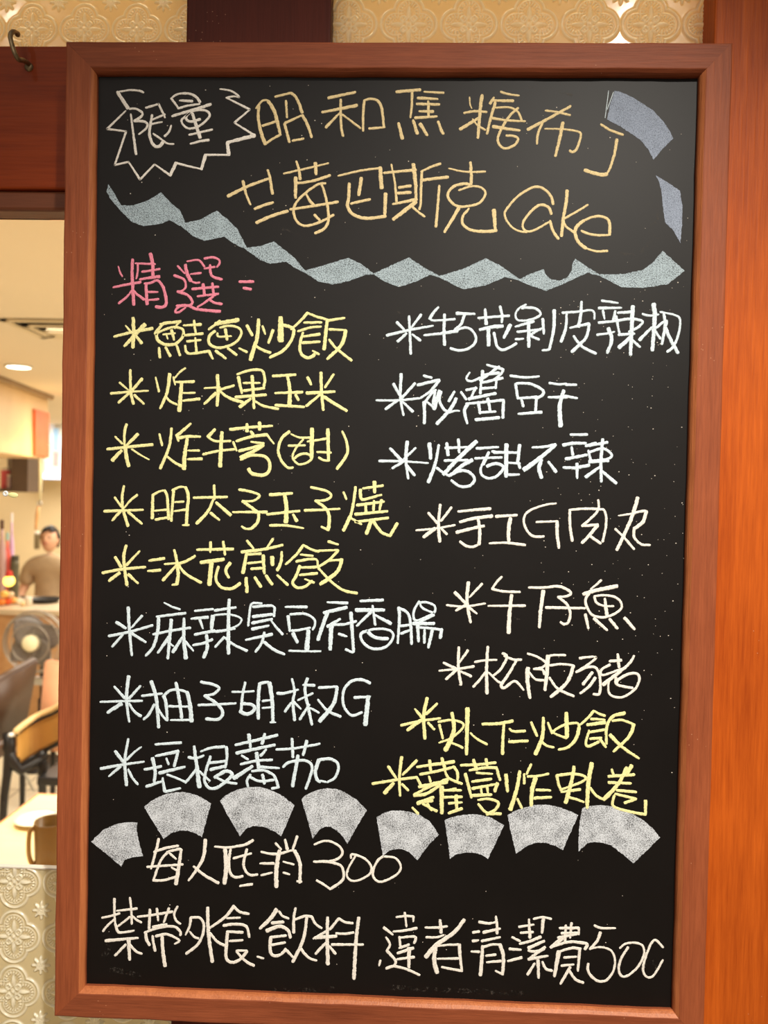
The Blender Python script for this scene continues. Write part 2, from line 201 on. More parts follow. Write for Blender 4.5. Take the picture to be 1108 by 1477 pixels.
STROKES = '''
#burst|white|jagged white starburst outline around the first two characters
@145 115
~13:248,74 225,64 170,60 105,70/22:98,72 158,164/13:145,180 38,284 148,298 82,492 162,474 228,576 312,488 402,552/20:402,552 436,480/13:436,480 510,500 582,516/20:582,516 606,434/14:606,434 740,434/22:740,434 732,362/22:732,362 890,322/13:890,322 772,248 862,172 726,104/~12:726,104 770,96 800,102 780,80 745,62 690,54
#header_note|white|white chalk characters inside the starburst
@145 115
15:175,200 190,320 205,430/~15:168,168 205,168 240,190 235,212 195,238/~15:195,238 245,240 270,255 262,282 222,314/14:262,162 335,140 372,218/13:295,232 372,200/13:290,256 355,244/~18:297,205 287,265 282,310 295,360 320,386 345,380 360,358/~13:305,312 345,340 385,368 422,371/~14:408,265 395,300 370,326
~15:408,108 430,90 460,80 510,80 550,98 575,130/~14:408,108 425,130 450,165/14:448,166 500,150 572,140/16:458,120 530,124/18:414,210 530,175 636,142/~15:515,193 485,215 467,235 478,262 510,282 560,272 605,240 630,205 610,180 560,175 515,190 492,222 520,242 575,228/20:530,195 575,335/14:512,318 645,288/~15:520,370 575,355 625,348
#header_line|tan|tan chalk header line across the top
@360 115
~14:38,165 70,125 100,118 110,128/~22:108,125 132,160 150,200 158,240/~20:55,150 50,220 68,310 92,372/16:75,266 155,240/19:160,240 178,318/15:92,370 130,343 180,316
15:148,98 240,76/~19:240,76 268,102 290,150 302,190/15:210,122 216,218/15:205,250 302,205/~18:305,205 335,260 358,332/18:202,255 230,360/15:248,352 312,340
18:455,105 610,72/19:420,188 520,168 620,148/~16:526,115 526,200 530,280 540,325/16:520,192 440,275/14:535,200 640,280/16:662,120 655,200 655,295/~15:660,120 700,110 735,118/~17:735,118 762,160 775,275/15:690,282 780,275
19:848,70 985,58/~15:938,65 936,150 928,218/14:1008,70 1120,76/~17:970,105 1025,108 1085,112/17:965,140 1095,143/17:980,182 1060,184/17:955,220 1080,212/16:1032,125 1032,215/20:860,252 882,340/20:945,235 968,312/20:985,255 1025,320/18:1088,242 1108,296 1118,312
@640 115
~10:150,102 152,140 162,166/~16:118,192 180,182 248,187/~20:222,90 212,160 198,335/19:200,222 95,286/~13:168,228 195,262 240,290/~14:330,70 380,85 435,92/17:268,138 290,104/17:276,120 402,122/~17:298,132 272,220 250,312/~14:300,162 380,160 430,188 450,235/~15:280,222 370,235 470,240/19:285,270 360,282 438,293/~16:430,164 380,210 330,290 312,345 330,385 365,396 412,374 430,342 405,325 362,323
~14:588,178 650,186 730,204/~18:732,153 640,205 485,288/~15:570,250 545,310 538,370/~14:585,284 680,285 770,298 792,320 770,395 745,418 728,408/~20:688,248 670,340 645,440
~16:908,258 960,290 1035,318/~17:1000,345 985,430 960,510 942,542/~23:942,545 900,547 815,522
@320 225
~19:35,232 150,175 278,128/~16:122,145 140,220 165,280/~17:265,82 278,128 292,218/~18:190,305 240,285 295,268/~20:200,385 290,345 380,318
~13:358,102 490,72 615,42/~17:430,32 445,80 452,135/21:540,42 544,105/~17:430,158 520,145 625,112/22:426,125 425,240/~16:598,158 560,162 500,200 440,255 414,310 428,370 460,398 500,402 570,380 645,340/~17:575,160 595,220 610,290 615,370 590,420 538,445/~17:395,308 520,290 670,265/~17:485,215 505,255 532,285/17:535,340 565,372
~14:672,115 800,85 915,70/25:914,68 922,185/22:805,128 790,225/~20:735,160 732,240 726,290 755,335 830,360 945,348/22:945,218 940,345/17:745,275 855,250
@540 225
17:55,98 240,80/~14:98,50 118,150 128,265/~22:225,48 238,160 240,245/18:142,182 210,172/19:135,215 210,210/18:108,278 245,250/24:240,265 110,365/~15:215,290 250,320 290,350/~15:382,45 330,62 270,90/~16:275,90 270,180 268,270 260,308/19:275,140 350,130 425,122/~17:375,172 365,300 355,408
~13:430,72 500,88 570,93 640,90/19:555,38 560,110 558,160/~16:560,168 520,160 460,175 425,215 435,255 480,290 550,288 610,268 642,215 615,182 560,175 488,198/~20:490,295 450,365 405,438/~18:545,305 510,350 512,395 560,428 640,436 705,430/23:690,312 698,425
~15:1032,278 1018,230 975,188 930,178 885,195 820,240 765,305 752,340 775,390 820,428 878,442/~16:1022,335 1008,300 975,282 940,290 900,325 862,375 858,415 885,436 930,425 1010,380/~18:1015,375 1030,430 1062,478
@700 240
~20:472,140 468,200 450,300/20:450,300 440,402/~14:592,222 530,260 455,302/~15:450,300 465,345 515,382/~15:555,372 600,390 660,398 720,395/~17:718,395 718,330 700,300 660,288 620,292 570,312/~21:570,312 530,345 518,385 540,440 580,472/~14:580,472 640,490 705,488
#heading|pink|pink chalk heading of two characters and a colon
@145 360
~11:103,98 112,130 126,155/~20:185,58 182,150 192,318/~16:75,218 150,202 232,188/~14:180,235 155,270 105,310/~16:188,235 215,262 252,288/~22:288,25 300,80 302,160/14:202,80 315,84/~13:215,80 214,130 206,168/~15:240,128 290,122 342,112/~18:228,172 290,162 340,156/~18:255,196 290,192 325,178 355,205 375,265 378,315 355,333 320,330/20:262,196 268,315/14:275,245 330,245/14:275,292 335,286
~13:445,95 485,138/~15:425,150 480,172 492,215 470,238 445,240/~16:445,242 500,262 530,300 515,322 470,325 440,340 430,362 455,360 490,335/~18:440,325 500,322 560,345 690,357/~13:500,68 560,60 582,75 600,100/~15:600,52 650,45 685,62 684,85 672,100/~22:490,90 500,140 520,180/~13:520,180 545,192 572,190/14:520,142 580,135/14:600,110 660,100/~17:632,90 636,140 655,160 700,172/17:530,228 680,215/19:592,200 600,265/17:645,195 652,255/15:560,270 680,255/~15:668,255 610,300 560,332/~17:630,290 660,308 700,314
18:802,186 882,185/18:826,222 868,229
#menu_line|yellow|yellow chalk menu line, topmost of the left column
@145 360
22:188,395 192,480 186,565/~19:80,502 190,475 300,455/13:145,440 175,475/24:255,432 140,555/19:205,500 238,540
~19:405,420 360,430 315,485/17:345,430 462,415/~12:462,415 440,435 430,455/~18:322,490 350,470 420,448 475,462 472,505 430,545 370,547 330,522 322,490/13:362,490 430,483/18:410,465 424,520/12:378,485 388,515/18:338,568 342,622/18:375,565 402,615/17:440,555 458,610/17:480,438 580,432/~15:540,410 545,460 552,490/17:480,495 590,485/16:500,530 578,522/15:547,510 553,590/~17:488,555 508,600 622,586
@260 440
18:165,140 230,92/25:205,108 335,86/~17:200,150 168,180 165,215 190,240 240,246 310,222 350,175 342,135 285,120 230,130/~13:215,162 220,182 295,180/19:260,140 270,200/18:165,265 187,310/18:205,265 262,308/~17:275,250 325,288/~15:340,250 385,272
~19:385,118 415,175/15:475,122 490,168/~24:452,85 445,180 425,250 405,315/~18:430,235 480,262 520,275/19:535,145 510,218/34:580,75 580,205/~20:592,115 652,138 642,200 595,262 518,302
~17:735,45 690,95 640,140/~16:735,45 780,65 840,82/16:715,102 815,100/~16:680,152 750,130 812,125/17:710,182 805,168/18:705,218 805,212/~19:708,160 690,230 700,285 742,305 775,285/15:765,265 800,285/22:848,85 830,255/17:850,90 948,75/15:860,140 955,145/~22:955,148 930,230 850,310/~17:860,200 900,250 988,320
#menu_line|yellow|yellow chalk menu line, second of the left column
@145 520
~18:172,55 174,180 190,250/~15:60,190 160,182 275,175/13:110,128 160,170/18:240,105 175,180 105,242/17:195,200 250,250
~14:318,98 328,140 337,180/~20:398,78 385,180 345,275/~15:375,205 400,235 440,255/~13:490,45 460,65 425,105/12:420,95 430,140/17:430,125 540,122/~24:468,130 462,200 455,290/14:475,188 545,187/17:475,232 572,222
~13:600,160 690,155/~21:675,85 678,180 672,260/17:690,168 770,145/19:665,188 600,250/~19:690,178 740,215 820,242
~17:790,80 860,57 930,58 948,110 942,150/19:795,95 815,188/14:825,130 920,130/17:820,175 945,160/20:875,90 885,275/19:780,212 955,198/20:865,222 805,268/~17:890,235 940,262 1025,280
@260 440
18:535,410 665,402/~23:620,415 632,490 630,578/17:548,508 705,503/18:665,518 682,548/18:550,578 715,588
19:735,418 755,458/~20:730,508 890,500/16:885,400 835,475/~19:812,390 815,500 825,605/17:810,515 728,582/~21:830,530 900,575 960,610
#menu_line|yellow|yellow chalk menu line, third of the left column
@145 520
~17:150,368 138,420 138,490/~24:142,500 150,560 162,608/~19:40,512 170,498 300,485/14:85,440 125,480/20:215,425 150,490/22:120,520 68,575/~12:180,512 230,545 280,572
~15:340,425 355,490/~18:410,392 395,500 345,622/~17:385,555 430,590 480,615/19:520,365 440,435/13:435,430 450,465/~18:450,447 510,438 575,440/~24:500,450 485,550 482,625/14:505,520 570,520/17:505,570 585,568
20:660,398 620,440/~16:620,440 660,465 750,465/~16:592,542 680,522 780,512/~24:700,415 695,500 690,610
~18:748,398 870,385 990,378/22:845,368 845,408/22:918,358 918,398/20:868,410 880,430/14:765,470 785,520/~19:785,465 870,440 960,428/~14:960,428 980,455 1000,480/~19:800,522 870,505 940,485/~15:870,470 942,478/~22:940,490 890,520 810,560/~20:810,572 870,548 950,555 977,600 965,648 925,662 870,650 855,625
@300 600
~18:470,90 425,130 405,200 425,260 460,298 490,298/~18:775,90 800,150 802,220 745,305
~14:480,105 530,125 600,125/15:465,172 560,170/~15:550,135 505,190 488,240 520,278 565,272 600,245 570,218 525,225 500,245/26:600,75 598,240/15:575,148 690,130/22:692,78 695,250/15:630,208 710,212/~15:640,240 665,255 700,258
#menu_line|yellow|yellow chalk menu line, fourth of the left column
@145 690
~18:135,45 124,110 130,180 158,275/17:22,190 245,182/~15:82,110 120,165/~15:212,95 170,130 140,168/17:115,190 68,242/17:160,195 238,262
20:302,95 298,230/~15:300,98 335,78 370,70/~18:370,70 385,110 392,235/14:310,188 385,180/17:318,238 395,225
~18:422,70 415,150 408,245/~15:415,70 455,50 490,52/~20:490,52 506,100 500,185 495,270/14:430,138 480,134/14:425,190 495,180/14:475,270 510,270
17:538,112 730,108/16:655,40 658,120/~19:655,110 620,190 555,260/20:668,140 750,212/17:635,200 685,240
~16:800,65 870,78 918,100 880,130 820,132/~20:820,132 888,182 912,205 905,255 870,290/~15:870,290 840,292 815,278/17:765,195 960,195
@300 600
20:358,455 485,447/~27:442,460 452,520 450,612/17:342,568 528,548/21:492,570 512,605/~16:358,632 450,632 550,648
~17:595,412 680,432 712,460 680,485 620,490/~20:620,490 670,525 695,560 700,610 692,658/16:692,658 655,640/~16:558,545 660,542 760,536
~15:782,440 798,480/~18:852,410 840,500 825,570/22:822,578 782,660/15:825,590 885,625/22:960,380 962,440/16:895,418 1010,402/~18:880,425 885,480 930,475 1000,455/18:860,515 1015,495/17:910,510 912,560/17:958,490 955,545/18:1002,485 990,540/18:850,568 1035,550/17:850,612 1040,588/24:942,605 915,678/~19:955,610 1000,670 1050,692/20:1050,692 1092,620
#menu_line|yellow|yellow chalk menu line, fifth of the left column
@145 690
~20:148,388 134,450 140,530 152,615/~18:12,545 120,525 258,512/20:85,455 118,510/~16:225,420 150,500/20:110,545 50,590/18:160,555 215,605
18:282,475 368,462/18:275,535 345,530
~20:425,415 440,480 448,560 438,612/15:440,612 415,615/~14:370,495 440,490/18:440,500 360,588/~18:545,448 500,475 455,492/~18:450,498 490,550 580,602
18:558,412 765,408/17:635,368 634,425/17:708,365 718,440/24:580,485 710,468/28:640,490 628,612/~19:680,510 665,580 700,630 760,635 805,605/~20:748,488 722,530 740,572
16:845,360 882,405/16:995,350 962,398/~19:815,425 940,410 1050,385/22:842,435 822,545/~16:850,440 925,435/20:938,445 945,548/15:850,490 930,482/18:870,522 930,518/26:990,455 992,498/~19:1045,425 1042,480 1020,530/22:840,575 845,655/20:890,572 925,625/20:955,562 990,612/~17:1020,560 1080,615
@350 770
~17:350,65 310,120 250,175/~16:350,65 400,92 440,102/15:335,120 405,128/~16:310,160 375,148 428,150 432,190/17:330,195 425,192/17:330,238 430,228/~19:330,185 310,240 288,285 320,312 365,302 400,272/14:360,262 412,282
17:495,45 550,62/14:440,98 550,94/~17:552,95 500,150 435,192/15:490,155 575,150/~23:572,148 545,220 450,290/~17:438,200 510,275 580,325 660,343
#menu_line|blue|pale blue chalk menu line, third from the bottom of the left column
@145 860
~19:160,65 165,180 180,340/~17:48,230 170,205 300,168/20:92,150 145,185/~15:240,112 180,180/16:130,220 68,290/18:180,215 260,265
~13:368,38 410,60 458,76/17:325,118 490,98/~20:335,118 330,200 305,290 262,342/17:305,220 400,200 518,182/~20:408,135 400,230 388,358/19:395,235 332,325/14:385,262 420,288/~22:482,130 480,240 492,358/20:470,240 418,322/15:490,262 535,315
~15:545,85 650,75/18:525,130 620,122/17:660,82 780,65/16:570,128 590,185/24:648,115 640,190/~19:545,222 600,210 660,200/~17:535,282 590,272 645,250/~22:612,225 615,300 595,352/~13:655,110 740,105 812,130 790,170 730,190/17:665,205 775,188/~22:742,20 738,160 738,330/16:710,240 662,292/~16:710,235 770,280 845,315
@350 770
~15:110,402 55,402 42,440 32,530/~17:60,422 140,415 182,422 180,475/20:60,478 170,465/18:55,515 170,492/18:55,550 150,530/~16:165,500 190,535 230,580/18:20,612 170,580/~17:125,570 110,630 75,680/~19:125,625 180,668 240,695
17:248,422 370,422/~16:275,465 360,462 410,490 418,520 405,552/19:262,475 272,560/~16:285,560 330,555 390,542/22:290,575 315,625/28:380,560 370,665/~14:268,675 360,678 450,678
17:490,395 605,400/22:600,425 470,455/~24:490,455 465,520 435,610/19:562,492 490,535/26:512,530 505,665/~17:525,525 590,522 655,505/~21:625,455 632,560 640,680/17:635,685 595,668/17:555,578 600,592
18:680,388 810,382/24:655,440 815,440/16:750,415 765,525/18:740,452 660,530/20:765,470 855,518
@440 860
~17:360,200 325,215 325,250 360,290 410,305 470,290 508,240 500,205 460,190 400,190 360,200/~22:365,210 410,240 478,245
~18:540,65 545,120 535,270/~18:545,70 590,95 608,150 615,275/17:550,172 610,165/17:555,215 610,195/~15:660,30 630,80 628,130 650,140 700,120 745,95 750,60 720,40 685,35 665,40 680,70 745,98/22:625,158 745,158/15:745,110 660,150/20:650,170 655,260/~17:665,182 720,185 790,195/20:790,190 780,240/18:690,195 688,268/20:735,195 712,295
#menu_line|blue|pale blue chalk menu line, second from the bottom of the left column
@145 860
~20:162,462 150,590 165,722/~15:0,610 120,606 240,604/17:80,522 140,590/17:230,518 165,590/22:120,620 42,670/~17:165,620 195,665 232,692
16:240,575 355,562/~22:292,492 318,570 328,660 335,755/~17:310,625 280,680 250,710/~15:325,635 350,680 380,715
~20:365,575 378,620 385,715/~17:365,575 400,545 450,540 500,555/~26:500,555 515,620 525,720/~21:435,500 455,600 468,700/15:395,635 515,638/14:405,715 525,714
~18:580,495 650,510 685,532 650,565 600,575/~20:600,575 670,620 705,670 680,710 610,708/~16:565,628 665,625 780,618
~14:760,552 830,552 885,548/~17:835,498 818,580 810,670/~22:812,620 870,625 890,650 850,680 805,665
~22:918,505 910,600 910,705/~18:918,505 960,495 975,500/~24:975,500 990,600 995,725/14:935,605 985,600/14:935,645 985,642/12:980,728 1010,728
@300 960
~17:400,160 440,160 520,140/~18:485,78 500,150 490,210 500,315/17:480,215 445,265/15:490,205 535,250
~19:575,75 560,120 565,180 600,340/17:550,112 615,115/14:520,200 605,160/17:585,225 530,310/~15:590,245 640,272
17:640,128 745,122/~24:745,125 725,220 645,320/~17:635,198 690,260 765,295
~18:935,102 890,82 830,90 785,140 780,220 810,275 840,288 888,270/17:845,185 935,180/28:925,180 908,340
#menu_line|blue|pale blue chalk menu line, bottom of the left column
@140 1040
~19:180,105 160,230 170,370/~17:22,275 130,255 270,235/21:105,175 150,235/~14:255,150 215,180 170,225/17:135,262 70,318/~16:180,280 205,330 235,365
17:338,135 485,125/19:340,202 470,175/14:400,215 412,250/~19:465,185 445,260/18:275,280 370,262/~22:320,215 335,290 330,350/20:360,300 505,265/18:285,378 370,350/18:378,330 390,405/~15:405,310 460,330 510,352/15:510,355 560,300/17:395,408 480,388
~24:560,148 575,260 590,380/~17:528,210 570,215 615,200/16:575,275 520,345/15:590,290 650,345
~17:600,175 660,155 735,148/~18:745,150 750,200 740,268/18:650,242 740,232/20:655,280 735,262/~20:655,205 630,280 620,345 650,388 700,380 770,325 775,300 740,290 680,325/~16:685,325 740,350 805,362
19:800,138 900,115 1040,82/20:875,78 885,150/20:968,75 952,130/20:805,185 920,160 1025,138/18:975,165 945,200/16:835,200 870,222/~17:830,250 920,230 1010,225/~24:920,185 932,270/17:930,265 1050,272/24:895,262 790,330/~17:885,310 865,345 870,378/~17:885,325 940,348 1020,340/~17:895,290 960,285 1020,315 1045,380/16:1050,382 1010,390/20:955,310 965,360
@300 960
~16:395,485 500,478 645,452/~19:485,422 488,475 490,528/20:570,435 550,515/~18:435,585 470,558 560,548 600,580 590,640 565,710/~22:520,520 505,600 488,695
~22:640,545 620,610 628,655 645,672/~18:640,545 700,538 745,560 752,600 730,650 690,672/14:680,672 650,665
#menu_line|blue|pale blue chalk menu line, topmost of the right column
@540 430
~17:200,105 205,200 210,322/~17:72,215 200,185 338,160/18:130,140 170,180/16:270,95 215,170/18:185,205 135,250/17:220,210 265,245
~18:368,52 330,100 320,120/~15:320,120 350,130 465,122/18:288,215 380,205 480,190/~20:405,95 402,190 405,270
19:475,88 578,92/~18:520,95 500,150 462,185/~17:462,190 530,170 575,200 585,250 545,290 490,302 440,290
17:600,115 778,102/20:640,65 645,150/~17:725,48 738,100 735,140/22:610,182 690,165 740,162/24:658,175 660,272/~18:690,200 710,280 750,298 820,262/22:785,155 748,228
~15:875,38 840,55 815,90 825,125 870,130 930,115 960,90 930,60 880,55 850,58/22:890,140 892,280/~17:815,165 920,135/16:825,195 960,182/15:815,238 860,235/~15:965,175 920,200 900,215/17:905,220 950,240/18:972,120 978,205/~20:1038,70 1035,180 1010,295/15:1010,298 970,302
@735 425
~15:305,105 400,98 480,92 490,140/~18:330,105 325,190 298,272/~20:415,42 412,110 398,185/17:350,192 460,168/~20:460,170 440,250 360,330/~18:370,240 420,300 498,340
15:532,35 625,48/17:515,78 645,76/15:540,92 548,140/18:610,95 600,150/17:515,162 620,152/~15:505,232 560,225 605,215/~22:570,195 590,260 565,335
18:625,105 700,100 /~17:625,150 700,140 768,155 740,190 690,215/17:615,125 635,230/18:630,232 720,225/24:712,68 698,345/24:700,245 632,305/17:700,255 752,302
~15:768,112 810,122 860,115/~26:832,55 838,130 825,320/19:820,190 750,262/16:835,200 870,255/17:850,190 890,155/~15:870,100 960,120 985,150 975,230 945,300 910,330/18:890,110 900,160/~20:905,150 880,285/~22:900,190 930,260 972,335
#menu_line|blue|pale blue chalk menu line, second of the right column
@540 430
~18:155,438 150,570 168,675/~15:12,590 140,590 260,578/18:110,495 145,560/18:235,492 160,575/18:135,590 65,640/17:165,600 222,655
17:285,448 330,460/19:250,502 375,472/~17:375,475 320,540 260,580/~20:285,600 290,660 288,722/~17:290,620 300,590 340,540 355,530/18:350,535 340,610/22:375,535 345,640/~19:385,540 375,590 400,640 430,660/~14:430,660 470,650 490,652/18:462,540 430,595/~22:472,580 440,640 362,725/15:305,600 350,638
~15:550,430 530,465 560,480 610,460/16:650,385 745,412/~16:745,412 730,440 690,470/19:625,420 620,480/18:720,395 660,440 610,475/18:530,530 590,520/16:585,515 560,570/18:615,490 740,462/18:620,445 720,432/16:705,470 700,520/16:615,480 612,550/17:620,522 700,515/20:545,582 700,550/17:500,542 530,585/~20:540,610 520,650 535,722/~17:530,610 640,600 745,588/~20:745,590 742,690/19:600,600 610,665/20:655,580 668,650/16:610,660 700,655/21:585,702 720,690
~16:785,448 870,458 950,452/18:815,495 828,580/~18:820,492 900,495 970,530 970,560 930,580/18:830,578 940,572/18:850,590 860,625/~19:935,580 930,660/18:832,668 965,658
~16:1010,490 1060,497 1108,495/~18:1005,572 1108,572
@735 425
17:325,520 385,520/17:320,585 390,598/~26:312,555 290,640 295,758
#menu_line|blue|pale blue chalk menu line, third of the right column
@540 615
~20:190,88 182,190 195,300/~15:28,200 160,202 310,212/20:92,128 165,205/16:238,125 170,190/17:165,205 105,242/20:185,225 232,282
~24:318,100 325,185/~20:372,108 350,220 312,322/~17:360,240 400,270 430,285
22:418,98 425,165/17:410,125 540,120/~18:485,75 490,150/17:405,198 540,195/~26:588,88 500,170 400,275/~22:565,195 510,225 440,280/~19:430,285 500,255 555,270 578,310 545,345 490,345 445,312
17:590,128 715,120/17:582,185 735,180/~19:660,150 630,220/~16:680,145 720,150/~18:640,185 615,240 620,280 660,300 710,285 745,235 700,215 650,230/26:762,105 760,288/18:690,150 820,152/22:838,108 828,205/~18:828,205 840,240/15:770,210 840,215/17:775,280 835,278
~17:912,122 980,118 1045,105/~26:1045,108 960,180 865,250/~24:965,195 950,240 965,295/20:1005,205 1048,262
@710 615
17:452,48 548,48/~20:410,108 470,98 540,98/18:458,120 465,165/~20:425,188 480,178 545,165/20:412,238 480,240 560,225/~18:490,215 490,298/17:540,115 600,105 665,92/~14:540,110 600,95/~17:560,150 640,128 690,165 660,190 560,200/17:555,140 570,205/19:560,205 670,200/~20:638,75 628,200 630,318/20:620,235 540,292/20:635,260 715,328
#menu_line|white|white chalk menu line, fourth of the right column
@540 615
~19:380,452 370,570 378,665/~14:242,600 350,590 465,570/18:312,500 365,560/17:445,468 385,545/22:350,590 285,638/16:385,590 418,622
~18:485,492 580,482 670,475/~20:495,552 580,530 680,518/~20:475,612 560,590 632,575/~20:598,530 608,600 605,680/~17:605,680 570,695 530,690 495,665
18:702,520 822,512/~23:785,530 775,600 775,660/~16:665,675 760,672 870,685
@710 615
~15:368,445 300,455 210,490 182,540 200,600 240,635 298,635/14:255,552 378,548/~20:375,550 375,620 385,700
~18:448,490 450,580 462,660/~16:445,482 540,475 620,478/~16:620,478 650,490 658,560 638,665/~16:612,425 608,490 520,575/17:520,575 610,568/~20:608,570 560,630 520,672/18:560,630 625,675
~14:730,515 800,505 860,490 890,490/~22:840,412 800,540 720,712/~22:890,490 870,550 820,590/~17:820,590 820,640 860,680 910,685/~16:710,592 760,640 818,708
#menu_line|white|white chalk menu line, fifth of the right column
@635 830
~20:163,40 155,150 175,270/~14:38,172 140,180 260,162/20:85,98 150,165/~15:242,48 170,125/18:150,170 92,202/~16:160,180 210,220
~15:355,8 325,40 300,78/~16:300,78 360,92 460,96/15:278,176 490,175/~24:412,115 400,220 395,330
~16:512,70 600,70 670,62/~22:595,90 580,200 572,298/~17:670,62 710,70 755,100 730,120 680,125/~17:680,125 730,165 750,215 740,270 715,282 695,270/17:610,185 835,190
~24:1020,62 940,78 865,95 828,108/~14:930,28 870,80/~16:860,105 838,140 850,190 880,230 940,242 1000,225 1045,190 1040,150 1000,122 940,115 890,120/~15:890,122 900,155 940,175 1000,178/~20:950,135 962,225/18:838,225 855,305/19:888,248 962,315/19:978,252 1022,305/20:1065,245 1120,310
#menu_line|white|white chalk menu line, sixth of the right column
@635 830
~18:108,415 105,530 120,630/~15:-5,550 100,540 195,525/18:20,505 95,540/16:160,432 110,505/18:100,540 35,598/17:120,555 178,582
~14:200,500 260,490 325,488/~20:275,412 268,540 270,680/~16:265,555 230,600 192,642/~14:280,560 330,610 348,618
~17:360,450 385,470 350,540 305,580/~16:370,465 420,485 468,487/~18:440,490 400,560 350,635/~17:350,635 370,650 430,610 480,660
~24:505,535 505,620 518,705/~15:505,452 560,470 610,505 590,530 540,540/~15:540,540 590,545 600,570/~15:515,560 550,600 600,605
~24:622,465 615,570 605,660/~15:622,465 660,460 722,460/~15:635,520 700,512 770,520/~22:770,522 730,620 640,700/~17:630,590 680,655 770,697
@700 830
~15:545,478 590,472 640,472 600,510 525,558/~17:525,558 590,530 640,535 662,590 660,680 625,685/~20:618,560 565,628/~18:635,590 600,640 550,680
~18:718,495 785,490/18:765,455 772,530/~20:858,465 820,520 680,630/~15:720,515 670,545 680,575 790,538/~16:735,580 712,620 715,680 750,702 800,700 860,660 888,610 880,570 830,568 770,600 755,625/~17:755,590 760,630 850,650
#menu_line|yellow|yellow chalk menu line, second from the bottom of the right column
@530 1000
~22:345,28 325,130 332,260/~17:195,185 310,160 420,145/18:275,92 315,140/18:402,60 340,120/22:310,155 232,212/17:350,170 385,208
~17:415,182 425,220 435,260/~15:410,165 480,155 545,170 550,200 490,255 415,285/~26:488,115 500,200 480,270 450,328/~15:480,285 520,300 550,315/25:578,88 572,350/~15:595,230 630,262 690,295
~20:665,178 760,175 838,160/~19:788,175 782,260 780,350/~17:820,205 840,220 910,218/19:818,280 925,275
@700 1000
18:265,168 298,245/~23:335,142 330,250 290,350/~16:325,280 360,305 395,312
~16:362,170 385,230/~15:385,225 430,245 470,258/26:468,115 472,250/~16:385,225 450,185 530,172 542,200/~20:542,200 525,260 480,310 425,325
~17:628,102 590,145 550,180/~16:628,102 660,120 690,130/15:610,148 690,152/22:590,182 690,168/~17:600,215 580,290 600,305 655,280/17:600,225 690,210/17:605,262 670,258/~18:660,262 695,310/~20:700,290 700,200 735,135 805,115/~16:735,160 790,155 858,180/~20:858,180 830,250 742,335/~20:720,240 790,310 885,375
#menu_line|yellow|yellow chalk menu line, bottom of the right column
@530 1000
~19:198,368 185,480 188,590/~18:30,522 180,498 285,485/18:120,422 165,490/18:285,388 205,470/24:150,520 100,575/~17:200,525 235,560
20:288,425 500,395/20:358,388 365,445/20:430,375 445,430/~18:305,468 400,450 500,425/~18:500,425 520,460 520,500/~17:285,485 310,535/16:355,480 365,510/~17:445,440 470,490 545,522/~25:462,500 400,520 300,540/~18:460,515 380,530 270,585/~20:270,590 340,580 420,530/~22:380,600 290,635/~20:300,630 375,620/18:345,640 370,675/~18:260,660 292,695/17:320,640 400,680/26:428,540 430,690/~17:440,560 540,560/~17:510,550 470,560/17:440,600 545,598/22:512,590 515,670/16:470,635 545,630/20:470,692 545,665
~18:540,415 640,412 740,400/22:612,385 630,440/20:685,380 690,415/~18:590,445 680,430 745,430/~18:745,430 765,500/15:630,460 720,465/~20:565,465 600,600/18:605,510 715,495/17:605,550 740,525/~22:750,520 735,565/16:655,545 660,580/16:690,540 695,575/20:610,590 715,585/~18:640,615 700,610 755,630 740,670 690,700/~18:640,640 690,690 770,695
~22:800,470 808,565/~24:880,452 860,560 825,670/~17:865,610 890,660/17:945,410 920,465/~17:905,465 905,520/~16:925,480 980,478 1045,465/~26:970,490 950,560 945,645/17:975,558 1055,560/19:965,605 1060,600
@700 1000
~18:412,475 425,530 440,565/~17:412,475 500,465 575,480 560,510 440,555/17:440,570 548,555/~24:512,425 500,500 465,630/16:480,600 520,610 568,628/~26:615,405 595,520 588,658/~17:605,545 640,590 680,612
17:730,440 740,470/24:845,418 815,470/19:712,480 860,470/18:712,515 840,520/~24:815,430 770,520 685,612/18:760,560 870,570/~17:750,580 870,610/~18:870,612 805,632/~18:745,590 738,650 820,680 925,700/20:925,700 925,620
#price_line|white|white chalk line ending in 300 below the fan shapes
@200 1190
~17:115,80 105,130 72,250/~17:90,155 160,132 228,120/~16:180,150 130,200 85,320/~16:165,155 230,140 248,145/~22:245,145 230,250 215,340/15:50,242 255,228/15:180,165 215,195/14:190,245 225,265/~16:85,320 150,318 225,295
~20:385,85 375,180 340,250 290,318/~18:318,240 380,290 460,335
~15:440,125 520,130 590,118/~17:660,88 610,115 520,130/~26:498,140 505,240 495,335/~17:530,140 520,220 530,280 560,302 600,295/~17:625,140 605,220 620,270 650,290 685,285/15:548,192 650,165/~16:585,352 655,342
~16:708,155 750,165 795,168/~16:702,222 780,222/~14:708,290 770,275/~26:812,150 795,250 795,355/15:790,105 822,140/~18:845,85 858,140/~16:915,65 890,140/~15:820,165 870,150 895,145/~22:900,150 930,220 930,330/15:915,325 940,328/~13:835,212 895,228/14:835,275 870,285
@360 1190
~15:375,112 430,92 480,100 525,130 535,165 510,195 455,212/~17:372,212 450,210/~17:450,212 520,230 542,270 535,320 465,370/~15:465,370 430,345 388,320
~14:610,180 570,250 562,295 590,322 640,315 695,280 700,235 665,195 620,175 588,170 585,190/~15:775,182 840,190 872,235 860,275 810,310 750,328 715,300 715,255 740,205 770,182
#notice_line|white|white chalk notice along the bottom ending in a price
@140 1285
